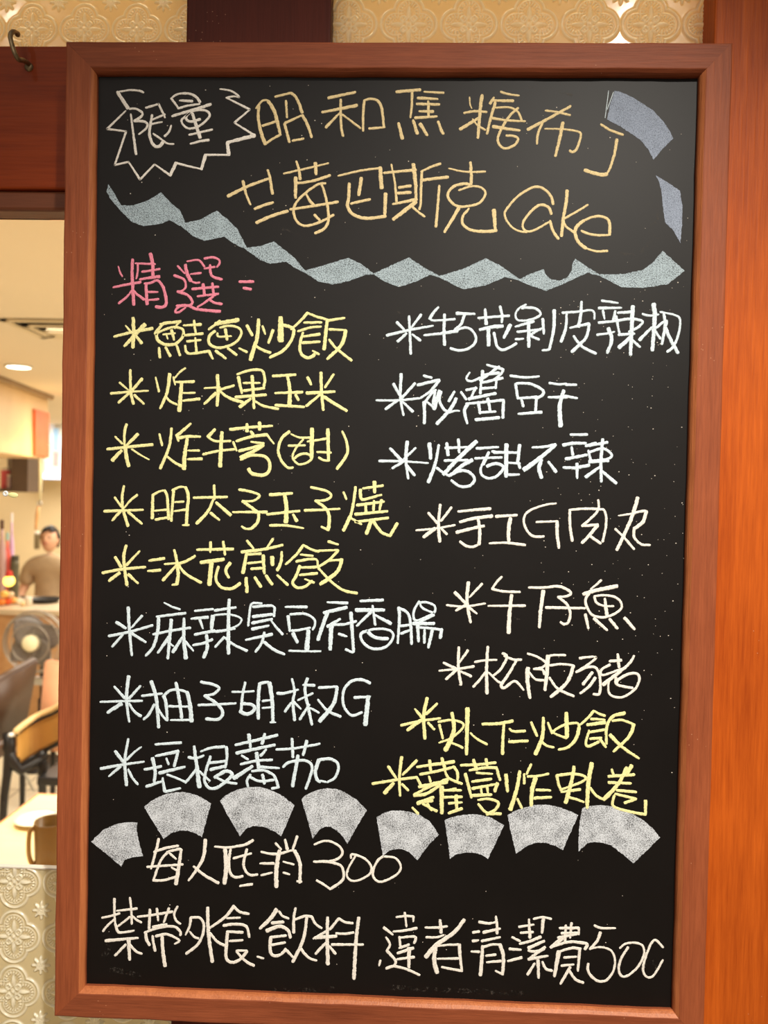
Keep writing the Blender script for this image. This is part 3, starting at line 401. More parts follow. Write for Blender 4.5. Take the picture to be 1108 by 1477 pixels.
~15:100,45 100,120 105,190/~15:30,155 80,145 130,130/~15:100,165 60,200 35,232/~15:190,40 198,120 200,190/~15:115,115 180,108 230,102/~14:190,150 120,205/~15:205,145 225,165 255,182/~16:105,190 120,235 150,240 212,230/18:50,288 235,272/~22:182,280 188,395/17:165,310 105,372/~16:190,310 225,350 258,362
~16:235,150 330,138 435,120/~18:305,108 300,220/15:345,102 352,170/~15:415,100 385,180/~15:465,90 445,130 455,170 480,190/22:325,210 400,195/~16:275,240 350,215 440,205 480,235 480,255/~20:280,240 285,280 302,312/~17:320,260 325,300 335,345/~16:340,262 400,250 460,275 475,290 450,305/~22:375,265 380,350 392,432
~15:540,155 535,200 512,252/~17:540,155 590,155 615,190 610,250 580,310 515,362/~14:535,235 560,265 585,275/~22:638,98 642,240 665,408/~18:790,88 740,150 650,215/~17:650,240 690,290 735,315
~17:790,88 820,120 875,133/~14:750,158 825,155/~18:730,200 800,192 860,205 878,265/~18:750,235 840,240/15:765,290 840,285/~20:752,245 745,330 745,385 770,412 820,400 865,350/~14:865,345 805,345/~17:805,350 850,400 905,432
14:925,380 960,390
@300 1285
~24:395,108 360,160 302,215/~15:410,118 430,145 465,160/20:370,185 435,180/~22:340,230 410,205 460,225 475,268/~17:360,268 450,258/~17:370,312 445,298/~20:362,270 358,330 370,370 410,372 445,345/~17:445,335 490,382
~18:505,100 495,160 495,240/~17:505,165 560,145 600,150/~16:600,150 620,190 655,215/~20:570,150 550,280 490,408/~17:535,335 580,385 625,402
~22:690,155 688,280 692,422/~16:680,235 610,275/22:620,270 740,262/18:680,300 622,362/17:700,320 735,362/~17:755,160 730,190 705,222/~17:755,160 790,180 835,187/~16:740,245 790,248 840,240/16:715,310 895,310/~22:870,155 855,280 842,505
14:995,400 988,430
@530 1285
~14:215,125 220,160 225,205/~15:168,152 220,145 265,148/~15:265,148 265,175/~17:95,212 145,252/~16:150,235 210,230 285,215/~16:185,265 190,320/~16:190,270 275,265 270,300/~17:185,330 240,310/~18:175,360 265,330/~17:170,395 270,382/~22:240,330 240,440/~15:108,268 130,310 112,345/~17:112,345 160,400 155,430 110,445/~17:110,448 150,435 220,450 300,485
~15:335,212 400,212 460,205/~20:420,170 425,240/~15:340,268 400,268 440,255/~26:558,168 500,240 400,310 338,380/~26:395,320 385,400 402,470/~14:400,320 460,312 530,310/~19:530,310 535,380 545,462/15:405,392 525,390/~16:430,440 480,450 545,462
~17:645,180 700,188 740,180/~17:742,148 748,200 748,245/~18:670,240 765,218/~16:660,290 765,268/18:610,240 645,235/17:608,290 640,285/15:600,350 645,352/~22:665,320 660,400 652,485/~16:665,325 720,310 765,310/~22:765,310 785,380 780,480/16:685,375 740,368/16:690,412 770,405/~14:740,462 780,482
~16:835,268 880,290/17:820,335 885,340/18:812,405 890,385/~15:875,208 960,195/~17:885,242 955,238/~17:932,165 938,270/~15:960,162 1010,152 1060,162/~20:1015,165 1008,240/~18:880,305 940,290 1000,265/~20:1020,290 930,330/~18:930,345 970,350 1020,335/~18:1025,325 930,395/~18:930,395 1040,375/20:985,400 988,500/18:965,420 925,482/~17:1010,410 1030,450 1065,460
@715 1285
~18:370,215 430,215 480,215/~15:480,215 480,250/~15:380,245 480,240/~16:360,270 470,250/~18:405,200 400,290/~15:438,185 430,270/~24:390,270 320,325/~18:320,325 420,295 500,300 530,310 515,335/~24:365,350 340,490/~17:370,350 440,330 490,335/~18:485,340 475,460/15:395,385 465,380/15:380,432 450,425/~18:430,440 375,535/~18:425,460 460,510 505,530
~15:570,200 610,215 690,215/~18:605,240 585,290 545,335/~15:545,335 600,325 660,340 688,390 680,460 640,515 590,520 550,490 532,455 535,420
~15:765,325 725,390 710,450 725,490 760,490 820,440 855,370 850,320 810,300 750,305 718,330/~15:965,325 925,285 900,300 870,370 850,450 870,495 910,490 965,400
'''
# ---------------- the timber screen around the board ----------------
def struct(name, lo, hi, mat, label, bev=.002, cat=None):
    o = boxo(name, lo, hi, mat, None, bev); o['kind'] = 'structure'; o['label'] = label; return o
YF = .030
XL = at(0, 66, YF).x
struct('trim_1', (.5600, YF - .012, -.0), (1.10, .09, 2.60), M['post'], 'wide orange-brown stained post right of the chalkboard')
struct('trim_2', (.0707, YF, 0.), (.2081, .085, 2.60), M['darkpost'], 'dark stained post between the two upper patterned panes')
struct('trim_3', (-.70, YF, ZO + .7466), (.0707, .085, ZO + .8820), M['rail'], 'stained cross rail carrying the brass hook, left of the chalkboard')
ZL = at(0, 318, .062).z
struct('trim_4', (-.70, YF + .004, ZL), (.0707, .062, ZO + .7466), M['lip'], 'worn narrow sash strip under the cross rail', .003)
struct('trim_5', (.2081, YF, ZO + .7466), (.5600, .085, ZO + .8862), M['rail'], 'cross rail under the upper middle patterned pane')
struct('trim_6', (-.90, YF - .010, 0.), (-.70, .085, 2.60), M['post'], 'stained post at the far left of the timber screen')
struct('trim_7', (-.70, YF, 0.), (.56, .085, ZO - .18), M['rail'], 'low stained rail below the patterned glass')
struct('trim_8', (-.90, YF, 2.45), (1.10, .085, 2.60), M['rail'], 'top stained rail of the timber screen')

# patterned glass: the flower relief is real geometry
def relief(u, v):
    u = (u + .5) % 1 - .5; v = (v + .5) % 1 - .5
    d = np.full(u.shape, 9.)
    for cx, cy in ((.215, 0), (-.215, 0), (0, .215), (0, -.215)):
        d = np.minimum(d, np.hypot(u - cx, v - cy) - .235)
    g = lambda x, w: np.exp(-(x / w) ** 2)
    h = .75 * g(d - .012, .022) + .45 * g(d + .055, .012)
    ins = 1 / (1 + np.exp((d + .075) / .008))
    h += ins * .22 * (np.sin(u * 2 * np.pi * 18) * np.sin(v * 2 * np.pi * 18))
    au, av = np.abs(u), np.abs(v); lx = au > av
    ang = np.where(lx, np.arctan2(v, au - .215), np.arctan2(u, av - .215))
    h += .7 * g(d + .105, .030) * (.5 + .5 * np.cos(ang * 17))
    for a in range(4):
        c, s = math.cos(a * math.pi / 2), math.sin(a * math.pi / 2); p = u * c + v * s; q = -u * s + v * c
        e = np.sqrt(((p - .20) / .095) ** 2 + (q / (.038 * (1.15 - np.clip((p - .1) / .25, 0, 1) * .6))) ** 2)
        h = np.maximum(h, 1.0 * np.clip(1.25 - e, 0, 1) ** .6)
        rr = np.hypot(p - .085, np.abs(q) - .085); h = np.maximum(h, .8 * g(rr - .045, .014))
    h = np.maximum(h, .9 * g(np.hypot(u, v), .035))
    x = np.abs(u) - .5; y = np.abs(v) - .5; r = np.hypot(x, y); th = np.arctan2(y, x)
    pet = np.cos(8 * th); lim = .135 + .045 * pet
    h = np.maximum(h, .85 * np.clip((lim - r) / .03, 0, 1) * (.35 + .65 * np.abs(np.cos(8 * th)) ** .5) * np.clip(r / .03, 0, 1))
    h = np.maximum(h, .9 * g(r, .025)); h = np.maximum(h, .8 * g(r - .075, .014))
    return h
def pane(name, x0, x1, z0, z1, Y, per, ox, oz, mat, label, res=.00065, amp=.0026):
    nx = int((x1 - x0) / res); nz = int((z1 - z0) / res)
    X, Z = np.meshgrid(np.linspace(x0, x1, nx), np.linspace(z0, z1, nz))
    H = relief((X - ox) / per, (Z - oz) / per) * amp
    V = np.stack([X, Y - H, Z], -1).reshape(-1, 3)
    i = np.arange(nx * nz).reshape(nz, nx); Fq = np.stack([i[:-1, :-1], i[:-1, 1:], i[1:, 1:], i[1:, :-1]], -1).reshape(-1, 4)
    # back face and rim of the pane
    n0 = len(V); back = np.array([(x0, Y + .004, z0), (x1, Y + .004, z0), (x1, Y + .004, z1), (x0, Y + .004, z1), (x0, Y, z0), (x1, Y, z0), (x1, Y, z1), (x0, Y, z1)])
    V = np.concatenate([V, back]); ex = np.array([[3, 2, 1, 0], [0, 1, 5, 4], [1, 2, 6, 5], [2, 3, 7, 6], [3, 0, 4, 7]]) + n0
    Fq = np.concatenate([Fq, ex]).astype(np.int32)
    me = bpy.data.meshes.new(name); me.vertices.add(len(V)); me.vertices.foreach_set('co', V.ravel())
    me.loops.add(Fq.size); me.loops.foreach_set('vertex_index', Fq.ravel()); me.polygons.add(len(Fq))
    me.polygons.foreach_set('loop_start', np.arange(0, Fq.size, 4)); me.update(calc_edges=True); me.validate()
    at_ = me.attributes.new('relief_height', 'FLOAT', 'POINT'); at_.data.foreach_set('value', np.concatenate([(H / amp).ravel(), np.zeros(8)]).astype(np.float32))
    sm = np.ones(len(Fq), bool); sm[-5:] = False; me.polygons.foreach_set('use_smooth', sm)
    o = link(name, me, mat); o['kind'] = 'structure'; o['label'] = label; return o
def glassy(name, c, rough, trans, gmix=.35, ground=None):
    # the ground between the figures is coloured a little darker than the raised figures
    t = NT(name); b = t.b; ah = t.n('ShaderNodeAttribute', attribute_name='relief_height'); rp = ramp(t, [(.04, srgb(ground)), (.5, srgb(c))]); t.l(ah.outputs['Fac'], rp.inputs['Fac']); t.l(rp.outputs['Color'], b.inputs['Base Color']); b.inputs['Roughness'].default_value = rough
    b.inputs['Specular IOR Level'].default_value = .9; b.inputs['Coat Weight'].default_value = .6; b.inputs['Coat Roughness'].default_value = .08
    tr = t.n('ShaderNodeBsdfTranslucent'); t.l(rp.outputs['Color'], tr.inputs['Color']); mx = t.n('ShaderNodeMixShader', i_0=trans); gs = t.n('ShaderNodeBsdfGlass', i_Color=srgb(c), i_Roughness=.04, i_IOR=1.5); m2 = t.n('ShaderNodeMixShader', i_0=gmix)
    t.l(b.outputs[0], mx.inputs[1]); t.l(tr.outputs[0], mx.inputs[2]); t.l(mx.outputs[0], m2.inputs[1]); t.l(gs.outputs[0], m2.inputs[2]); t.l(m2.outputs[0], t.o.inputs['Surface']); return t.m
M['pglass'] = glassy('patterned_glass_gold', (255, 250, 230), .16, .55, .3, (248, 222, 172))
M['pglass2'] = glassy('patterned_glass_cream', (250, 244, 222), .28, .3, .22, (212, 198, 162))
PER = .0575
pc = at(503, 33, .045); pl = at(45, 40, .045); pb = at(22, 1271, .045); pb2 = at(22, 1350, .045)
pane('window_1', -.42, .0707, ZO + .8820, ZO + 1.02, .048, .0515, pl.x, pl.z, M['pglass'], 'flower-patterned glass pane above the rail with the brass hook')
pane('window_2', .2081, .5600, ZO + .8862, ZO + 1.02, .048, PER, pc.x, pc.z, M['pglass'], 'flower-patterned glass pane above the middle of the chalkboard')
zt = at(0, 1252, .042).z
pane('window_3', -.42, .0707, ZO - .18, zt, .044, pb.z - pb2.z, pb.x, pb.z, M['pglass2'], 'cream flower-patterned glass pane low on the left under the clear opening')
boxo('window_3_edge', (-.42, .0425, zt), (.0707, .049, zt + .0012), M['dust'], bpy.data.objects['window_3']).name = 'lit_edge'  # pale strip paints the light caught along the pane's top edge
# clear pane filling the opening above the patterned one
t = NT('clear_glass'); t.t.nodes.remove(t.b)
tr = t.n('ShaderNodeBsdfTransparent', i_Color=(.985, .985, .975, 1)); gl = t.n('ShaderNodeBsdfGlossy', i_Roughness=.02); lw = t.n('ShaderNodeFresnel', i_IOR=1.25)
mx = t.n('ShaderNodeMixShader'); t.l(lw.outputs[0], mx.inputs[0]); t.l(tr.outputs[0], mx.inputs[1]); t.l(gl.outputs[0], mx.inputs[2]); t.l(mx.outputs[0], t.o.inputs['Surface'])
M['clear'] = t.m
o = boxo('window_4', (-.70, .056, ZO - .18), (.0707, .060, ZL), M['clear']); tag(o, 'clear glass pane of the opening into the restaurant', kind='structure')

# ---------------- brass hook ----------------
hk = empty('cup_hook', at(42, 96, YF), 'curved brass cup hook screwed into the cross rail', 'hook')
HM = plain('aged_brass', (150, 130, 98), .42, .5, .7, .3, 300)
pts = [at(43, 97, YF + .004), at(40, 91, YF - .004), at(33, 87, YF - .011), at(27, 86, YF - .015), at(23, 80, YF - .018), at(19, 70, YF - .020), at(16, 59, YF - .021), at(15, 52, YF - .021), at(17, 47, YF - .020), at(21, 46, YF - .017), at(25, 49, YF - .013)]
bm = bmesh.new(); tube(bm, smooth_pts(pts, 5), .0022, 12)
o = from_bm('hook_wire', bm, HM, None, True); o.parent = hk; o.matrix_parent_inverse = Matrix.Translation(-hk.location)
bm = bmesh.new(); bmesh.ops.create_uvsphere(bm, u_segments=12, v_segments=8, radius=.0027, matrix=Matrix.Translation(at(25, 49, YF - .013)))
o = from_bm('hook_tip', bm, HM, None, True); o.parent = hk; o.matrix_parent_inverse = Matrix.Translation(-hk.location)
bm = bmesh.new(); lathe(bm, [(0, .001), (.0042, .001), (.0042, -.0008), (.0028, -.0022), (0, -.0025)], 18, Matrix.Translation(at(42, 97, YF)) @ Matrix.Rotation(math.radians(-90), 4, 'X'))
o = from_bm('screw_collar', bm, HM, None, True); o.parent = hk; o.matrix_parent_inverse = Matrix.Translation(-hk.location)

# ---------------- the chalkboard ----------------
W_, H_ = .54, .8352
CB = empty('chalkboard', (W_ / 2, 0, ZO - .0258), 'tall black chalkboard menu in a red-brown wooden frame, handwritten in coloured chalk', 'chalkboard')
def under(o, p=CB): o.parent = p; o.matrix_parent_inverse = Matrix.Translation(-CB.location) if p is CB else p.matrix_world.inverted(); return o
panel = boxo('blackboard_panel', (-.008, 0, ZO - .008), (W_ + .008, .006, ZO + H_ + .008), M['board'], None); under(panel)
# mitred frame rails: profile across the rail (inward distance s from the outer edge, depth Y)
OX0, OX1, OZ0, OZ1 = -.0268, .5664, ZO - .0270, ZO + .8636

prof = [(0, .026), (0, -.0070), (.0006, -.0084), (.0018, -.0090), (.0222, -.0090), (.0230, -.0087), (.0252, -.0064), (.0262, -.0048), (.0268, -.0030), (.0268, .0), (.0268, .026)]
def rail(side):
    vs = []; n = len(prof); K = 40
    for j in range(K + 1):
        for s, y in prof:
            t = j / K
            a0 = OX0 + s if side in 'tb' else OZ0 + s; a1 = (OX1 - s) if side in 'tb' else OZ1 - s
            p = a0 + (a1 - a0) * t
            wob = .00018 * math.sin(p * 61 + s * 300 + ord(side)) + .00012 * math.sin(p * 173 + ord(side))
            if side == 't': vs.append((p, y + wob * .6, OZ1 - s + wob))
            if side == 'b': vs.append((p, y + wob * .6, OZ0 + s + wob))
            if side == 'l': vs.append((OX0 + s + wob, y + wob * .6, p))
            if side == 'r': vs.append((OX1 - s + wob, y + wob * .6, p))
    fs = [(j * n + i, j * n + (i + 1) % n, (j + 1) * n + (i + 1) % n, (j + 1) * n + i) for j in range(K) for i in range(n)]
    fs += [tuple(range(n)), tuple(K * n + i for i in range(n))]
    bm = bmesh.new(); V = [bm.verts.new(v) for v in vs]
    for f in fs: bm.faces.new([V[i] for i in f])
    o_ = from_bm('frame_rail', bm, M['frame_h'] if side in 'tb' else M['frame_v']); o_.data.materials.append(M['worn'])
    cx_ = {'l': OX0 + .0252, 'r': OX1 - .0252, 't': 99, 'b': OZ0 + .0252}[side]  # top bevel skipped, it lies in shade
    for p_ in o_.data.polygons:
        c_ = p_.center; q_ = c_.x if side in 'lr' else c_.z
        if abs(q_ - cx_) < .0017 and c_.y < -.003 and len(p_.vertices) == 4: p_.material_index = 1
    return o_
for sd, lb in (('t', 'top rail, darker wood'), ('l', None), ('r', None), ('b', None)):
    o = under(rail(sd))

# chalk writing: every stroke is a low ridge of chalk on the panel
def bp(x, y, Y=0.0): p = at(x, y, 0.0); return (p.x, Y, p.z)
def stroke(vs, fs, P, wpx, h=.00028):
    # resample, split at sharp corners
    P = [np.array(p, float) for p in P]
    runs = [[P[0]]]
    for i in range(1, len(P)):
        runs[-1].append(P[i])
        if i < len(P) - 1:
            a = P[i] - P[i - 1]; b = P[i + 1] - P[i]; c = a @ b / (np.linalg.norm(a) * np.linalg.norm(b) + 1e-9)
            if c < .5: runs.append([P[i]])
    for R in runs:
        seg = [np.linalg.norm(b - a) for a, b in zip(R, R[1:])]; L = sum(seg)
        if L < .3: continue
        d0 = (R[1] - R[0]) / (seg[0] + 1e-9); d1 = (R[-1] - R[-2]) / (seg[-1] + 1e-9)
        e = wpx * .30; R = [R[0] - d0 * e] + R[1:-1] + [R[-1] + d1 * e]
        seg = [np.linalg.norm(b - a) for a, b in zip(R, R[1:])]; L = sum(seg); cum = np.concatenate([[0], np.cumsum(seg)])
        N = max(5, int(L / 1.8)); T = np.linspace(0, L, N + 1); A = np.array(R)
        Q = np.stack([np.interp(T, cum, A[:, 0]), np.interp(T, cum, A[:, 1])], 1)
        D = np.gradient(Q, axis=0); D /= np.linalg.norm(D, axis=1)[:, None] + 1e-9
        Nn = np.stack([-D[:, 1], D[:, 0]], 1)
        ph = RNG.uniform(0, 6.3, 3); base = len(vs)
        taper = RNG.uniform(-.22, .22)
        for k, (q, nn) in enumerate(zip(Q, Nn)):
            t_ = T[k]; end = min(t_, L - t_); w = wpx * .5 * (1 + taper * (2 * t_ / L - 1)) * min(1, (.66 + .34 * math.sqrt(max(0, end) / (wpx * .35 + 1e-6))) if end < wpx * .35 else 1)
            ja, jb = RNG.normal(0, .075, 2) * wpx * .5
            w1 = w * (1 + .05 * math.sin(t_ * .5 + ph[0])) + ja; w2 = w * (1 + .05 * math.sin(t_ * .43 + ph[1])) + jb
            for off, hh in ((-w1, -.00005), (-w1 * .62, h), (w2 * .62, h), (w2, -.00005)):
                p = q + nn * off; x, _, z = bp(p[0], p[1]); vs.append((x, -hh, z))
        for k in range(len(Q) - 1):
            for j in range(3):
                a = base + k * 4 + j; fs.append((a, a + 1, a + 5, a + 4))
        fs.append((base, base + 1, base + 2, base + 3)); e_ = base + (len(Q) - 1) * 4; fs.append((e_, e_ + 1, e_ + 2, e_ + 3))
def parse(txt):
    items = []; ox = oy = 0
    for l in txt.strip().splitlines():
        if l[0] == '#': n, c, lb = l[1:].split('|'); items.append((n, c, lb, []))
        elif l[0] == '@': ox, oy = map(float, l[1:].split())
        else:
            for s in l.split('/'):
                s = s.strip(); sm = s[0] == '~'; s = s.lstrip('~'); wd = 17.
                if ':' in s: wd, s = s.split(':'); wd = float(wd)
                p = [Vector((ox + float(a) / 4, oy + float(b_) / 4)) for a, b_ in (q.split(',') for q in s.split())]
                items[-1][3].append((wd / 4, smooth_pts(p) if sm else p))
    return items
for n, c, lb, st in parse(STROKES):
    vs = []; fs = []
    for i, (wd, P) in enumerate(st): stroke(vs, fs, [(p.x, p.y) for p in P], wd * .97, .00022 + .00001 * (i % 9))
    o = under(from_data(n, vs, fs, M[c]), CB); o.parent = panel; o.matrix_parent_inverse = Matrix.Identity(4); o['label'] = lb

# rubbed chalk shapes
def patch(name, poly, mat, ox, oy, sc, label, hgt=.00012, soft=3, inset=True):
    pts = [Vector(((ox + x / sc), (oy + y / sc))) for x, y in poly]
    # densify the outline with small wobble so that the edge reads as rubbed chalk
    out = []
    for i, p in enumerate(pts):
        q = pts[(i + 1) % len(pts)]; n = max(1, int((q - p).length / 2.5)); d = (q - p).normalized(); nn = Vector((-d.y, d.x))
        for k in range(n):
            out.append(p + (q - p) * (k / n) + nn * (random.gauss(0, .28) if k else 0))
    P3 = [Vector(bp(p.x, p.y, -hgt)) for p in out]
    tris = geometry.tessellate_polygon([[Vector((p.x, p.z, 0)) for p in P3]])
    N = len(P3); vs = [tuple(p) for p in P3] + [(p.x, .00005, p.z) for p in P3]
    fs = [tuple(t_) for t_ in tris] + [(i, (i + 1) % N, N + (i + 1) % N, N + i) for i in range(N)]
    o = from_data(name, vs, fs, mat); o.parent = panel; o['label'] = label; return o
patch('chalk_ribbon', [(65, 62), (95, 108), (140, 185), (210, 186), (290, 158), (370, 110), (420, 165), (480, 215), (510, 286), (600, 265), (690, 216), (740, 255), (810, 320), (865, 430), (940, 420), (1020, 393),
    (1108, 462), (1140, 488), (1200, 560), (1310, 530), (1450, 488), (1520, 520), (1595, 578), (1690, 535), (1800, 485), (1890, 545), (1975, 592), (2050, 570), (2129, 545), (2242, 489), (2326, 532), (2440, 610), (2508, 577), (2578, 553), (2590, 585), (2620, 612), (2668, 620), (2712, 602), (2738, 562), (2745, 520), (2760, 493), (2830, 542), (2900, 584), (3040, 581), (3152, 556), (3208, 514), (3264, 447), (3391, 563),
    (3293, 640), (3152, 661), (3026, 657), (2900, 591), (2830, 573), (2704, 633), (2592, 679), (2480, 640), (2424, 615), (2354, 598), (2242, 647), (2116, 668), (2060, 645), (1975, 600), (1920, 585), (1840, 625), (1740, 655), (1660, 625), (1595, 583), (1550, 585), (1460, 620), (1360, 642), (1280, 625), (1200, 575), (1140, 545), (1090, 510), (1000, 522), (940, 500), (860, 440), (780, 400), (735, 365), (620, 390), (550, 360), (490, 310), (420, 270), (370, 290), (270, 305), (200, 280), (130, 210), (80, 150), (56, 110)],
    M['ribbon'], 140, 250, 4, 'wavy rubbed blue-grey chalk ribbon under the header')
patch('chalk_fan', [(215, 345), (245, 210), (280, 98), (330, 105), (430, 150), (530, 210), (620, 270), (710, 370), (750, 430), (792, 510), (700, 600), (620, 698), (570, 600), (510, 530), (400, 450), (300, 390)], M['side'], 840, 115, 6.03, 'slate grey curved chalk block at the upper right')
patch('chalk_fan', [(640, 832), (730, 885), (850, 965), (872, 1110), (868, 1250), (855, 1422), (790, 1310), (720, 1240), (712, 1180), (705, 1130), (690, 980), (665, 880)], M['side'], 840, 115, 6.03, 'pointed slate grey chalk block beside the header word')
FL = 'rubbed grey chalk fan shape in the lower scalloped row'
patch('chalk_fan', [(45, 375), (120, 305), (200, 272), (260, 264), (315, 265), (308, 310), (325, 390), (345, 460), (290, 465), (240, 480), (220, 520), (150, 460)], M['fan'], 120, 1120, 4, FL)
patch('chalk_fan', [(352, 175), (395, 140), (440, 115), (490, 98), (540, 90), (590, 91), (640, 102), (690, 125), (738, 155), (715, 240), (685, 350), (650, 328), (600, 312), (560, 311), (510, 325), (465, 360), (400, 255)], M['fan'], 120, 1120, 4, FL)
patch('chalk_fan', [(790, 140), (820, 110), (860, 88), (910, 70), (960, 60), (1020, 60), (1080, 78), (1140, 105), (1220, 165), (1180, 260), (1142, 345), (1100, 315), (1040, 290), (980, 284), (935, 306), (905, 345), (850, 250)], M['fan'], 120, 1120, 4, FL)
patch('chalk_fan', [(180, 130), (210, 105), (240, 90), (285, 74), (330, 67), (380, 72), (430, 90), (500, 135), (557, 195), (500, 290), (445, 387), (400, 325), (350, 290), (320, 288), (285, 305), (245, 357), (215, 250)], M['fan'], 390, 1120, 4, FL)
patch('chalk_fan', [(613, 235), (645, 215), (680, 203), (720, 197), (760, 198), (810, 205), (860, 220), (920, 258), (972, 335), (910, 400), (848, 482), (800, 435), (770, 422), (740, 417), (690, 425), (650, 457), (630, 340)], M['fan'], 390, 1120, 4, FL)
patch('chalk_fan', [(5, 110), (30, 97), (60, 89), (100, 82), (140, 80), (180, 84), (220, 95), (287, 132), (250, 210), (210, 292), (180, 272), (150, 264), (110, 261), (60, 270), (30, 292), (18, 200)], M['fan'], 640, 1150, 3.288, FL)
patch('chalk_fan', [(303, 85), (340, 64), (380, 50), (420, 39), (460, 35), (510, 38), (560, 50), (600, 66), (638, 85), (600, 170), (567, 250), (530, 230), (490, 217), (450, 214), (400, 228), (343, 267), (320, 170)], M['fan'], 640, 1150, 3.288, FL)
patch('chalk_fan', [(658, 52), (690, 42), (740, 37), (800, 42), (850, 55), (900, 80), (950, 110), (990, 145), (1027, 190), (960, 255), (900, 313), (850, 270), (790, 225), (750, 215), (715, 211), (680, 218), (640, 257), (640, 200), (645, 120)], M['fan'], 640, 1150, 3.288, FL)
def lines(name, mat, sts, label):
    vs = []; fs = []
    for wd, P in sts: stroke(vs, fs, P, wd, .00016)
    o = from_data(name, vs, fs, M[mat]); o.parent = panel; o['label'] = label
for one in ((1.2, [(878, 131), (873, 170)]), (1.2, [(885, 133), (876, 158)])): lines('chalk_line', 'blue', [one], 'thin chalk line left of the upper slate grey block')
for sm_ in [[(5, [(945, 300), (949, 312), (945, 322), (938, 327)]), (5, [(950, 342), (935, 352), (925, 364), (908, 368), (895, 365)]), (4, [(760, 125), (795, 130), (822, 136), (838, 142)]), (6, [(398, 330), (415, 330), (425, 338)]), (3, [(418, 310), (423, 330), (437, 348)]),
    (8, [(160, 1398), (180, 1402), (205, 1408)]), (8, [(150, 1378), (158, 1370), (152, 1350)]), (7, [(390, 1428), (440, 1428), (480, 1426)]), (8, [(560, 1424), (640, 1428), (760, 1433)]), (4, [(565, 448), (580, 452)]), (6, [(740, 880), (748, 895)]), (6, [(925, 1395), (940, 1385), (950, 1400)])]]:
    for one in sm_: lines('smudge', 'smudge', [one], 'faint wiped chalk smudge')
# loose specks of chalk dust, nobody could count them
vs = []; fs = []
for k in range(420):
    x = random.uniform(150, 995) if k < 260 else random.uniform(780, 990); y = random.uniform(122, 1400) if k < 260 else random.uniform(400, 1000)
    r_ = random.choice((.0003, .0004, .0004, .0006)); p = bp(x, y); b0 = len(vs)
    for a in range(5): vs.append((p[0] + r_ * math.cos(a * 1.257), -.00006, p[2] + r_ * math.sin(a * 1.257) * random.uniform(.5, 1)))
    vs.append((p[0], -.0003, p[2])); fs += [(b0 + a, b0 + (a + 1) % 5, b0 + 5) for a in range(5)]
o = from_data('chalk_dust', vs, fs, M['dust']); o.parent = panel; o['kind'] = 'stuff'; o['label'] = 'scattered pale specks of chalk dust'
# ---------------- the restaurant seen through the opening ----------------
CZ = 2.60
P_ = dict(
    wall=plain('cream_wall_paint', (222, 202, 165), .8, .2, vary=.04, scale=2),
    ceil=plain('cream_ceiling_paint', (222, 208, 186), .85, .2, vary=.03, scale=1),
    floor=plain('pale_floor_tile', (226, 216, 190), .35, .5, vary=.05, scale=2),
    soffit=wood('pale_soffit_panel', (214, 178, 128), (232, 200, 150), 'z', rough=.5, grain=8, bump=.05),
    brown=plain('dark_brown_cabinet', (92, 74, 60), .6), white=plain('white_enamel', (235, 235, 232), .4),
    black=plain('black_lacquer', (26, 22, 20), .4), steel=plain('brushed_steel', (190, 190, 190), .3, .5, .9),
    leather=plain('dark_brown_leatherette', (74, 52, 38), .42, .5), cane=plain('woven_cane', (208, 158, 82), .6),
    cream=plain('cream_plastic', (236, 228, 190), .45), counter=wood('counter_wood', (176, 128, 82), (206, 160, 110), 'x', grain=12),
    table=wood('pale_table_wood', (226, 196, 140), (240, 214, 160), 'x', grain=20, bump=.05, rough=.35), edge=wood('table_edge_wood', (176, 112, 58), (200, 136, 78), 'x', grain=20, bump=.05))
def st(name, lo, hi, mat, label): o = boxo(name, lo, hi, mat); tag(o, label, kind='structure'); return o
st('floor', (-6, -3.5, -.05), (6, 9.2, 0), P_['floor'], 'pale cream tiled restaurant floor')
st('ceiling', (-6, .02, CZ), (6, 9.2, CZ + .05), P_['ceil'], 'smooth cream restaurant ceiling')
st('wall_back', (-6, 9.0, 0), (6, 9.2, CZ), P_['wall'], 'cream back wall of the restaurant')
st('wall_left', (-6.1, .09, 0), (-6, 9.2, CZ), P_['wall'], 'cream left wall of the restaurant')
st('wall_right', (6, .09, 0), (6.1, 9.2, CZ), P_['wall'], 'cream right wall of the restaurant')
st('wall_front', (1.10, YF, 0), (6, .09, CZ), P_['wall'], 'cream wall right of the timber screen')
st('wall_front_left', (-6, YF, 0), (-.90, .09, CZ), P_['wall'], 'cream wall left of the timber screen')
# floor joints
for x in (-2.6, -2.0, -1.4, -3.2):
    boxo('tile_joint', (x - .003, .1, -.001), (x + .003, 6, .0006), P_['brown'], bpy.data.objects['floor'])
for y in (2.6, 3.2, 3.8, 4.4, 5.0):
    boxo('tile_joint', (-5, y - .003, -.001), (1, y + .003, .0006), P_['brown'], bpy.data.objects['floor'])
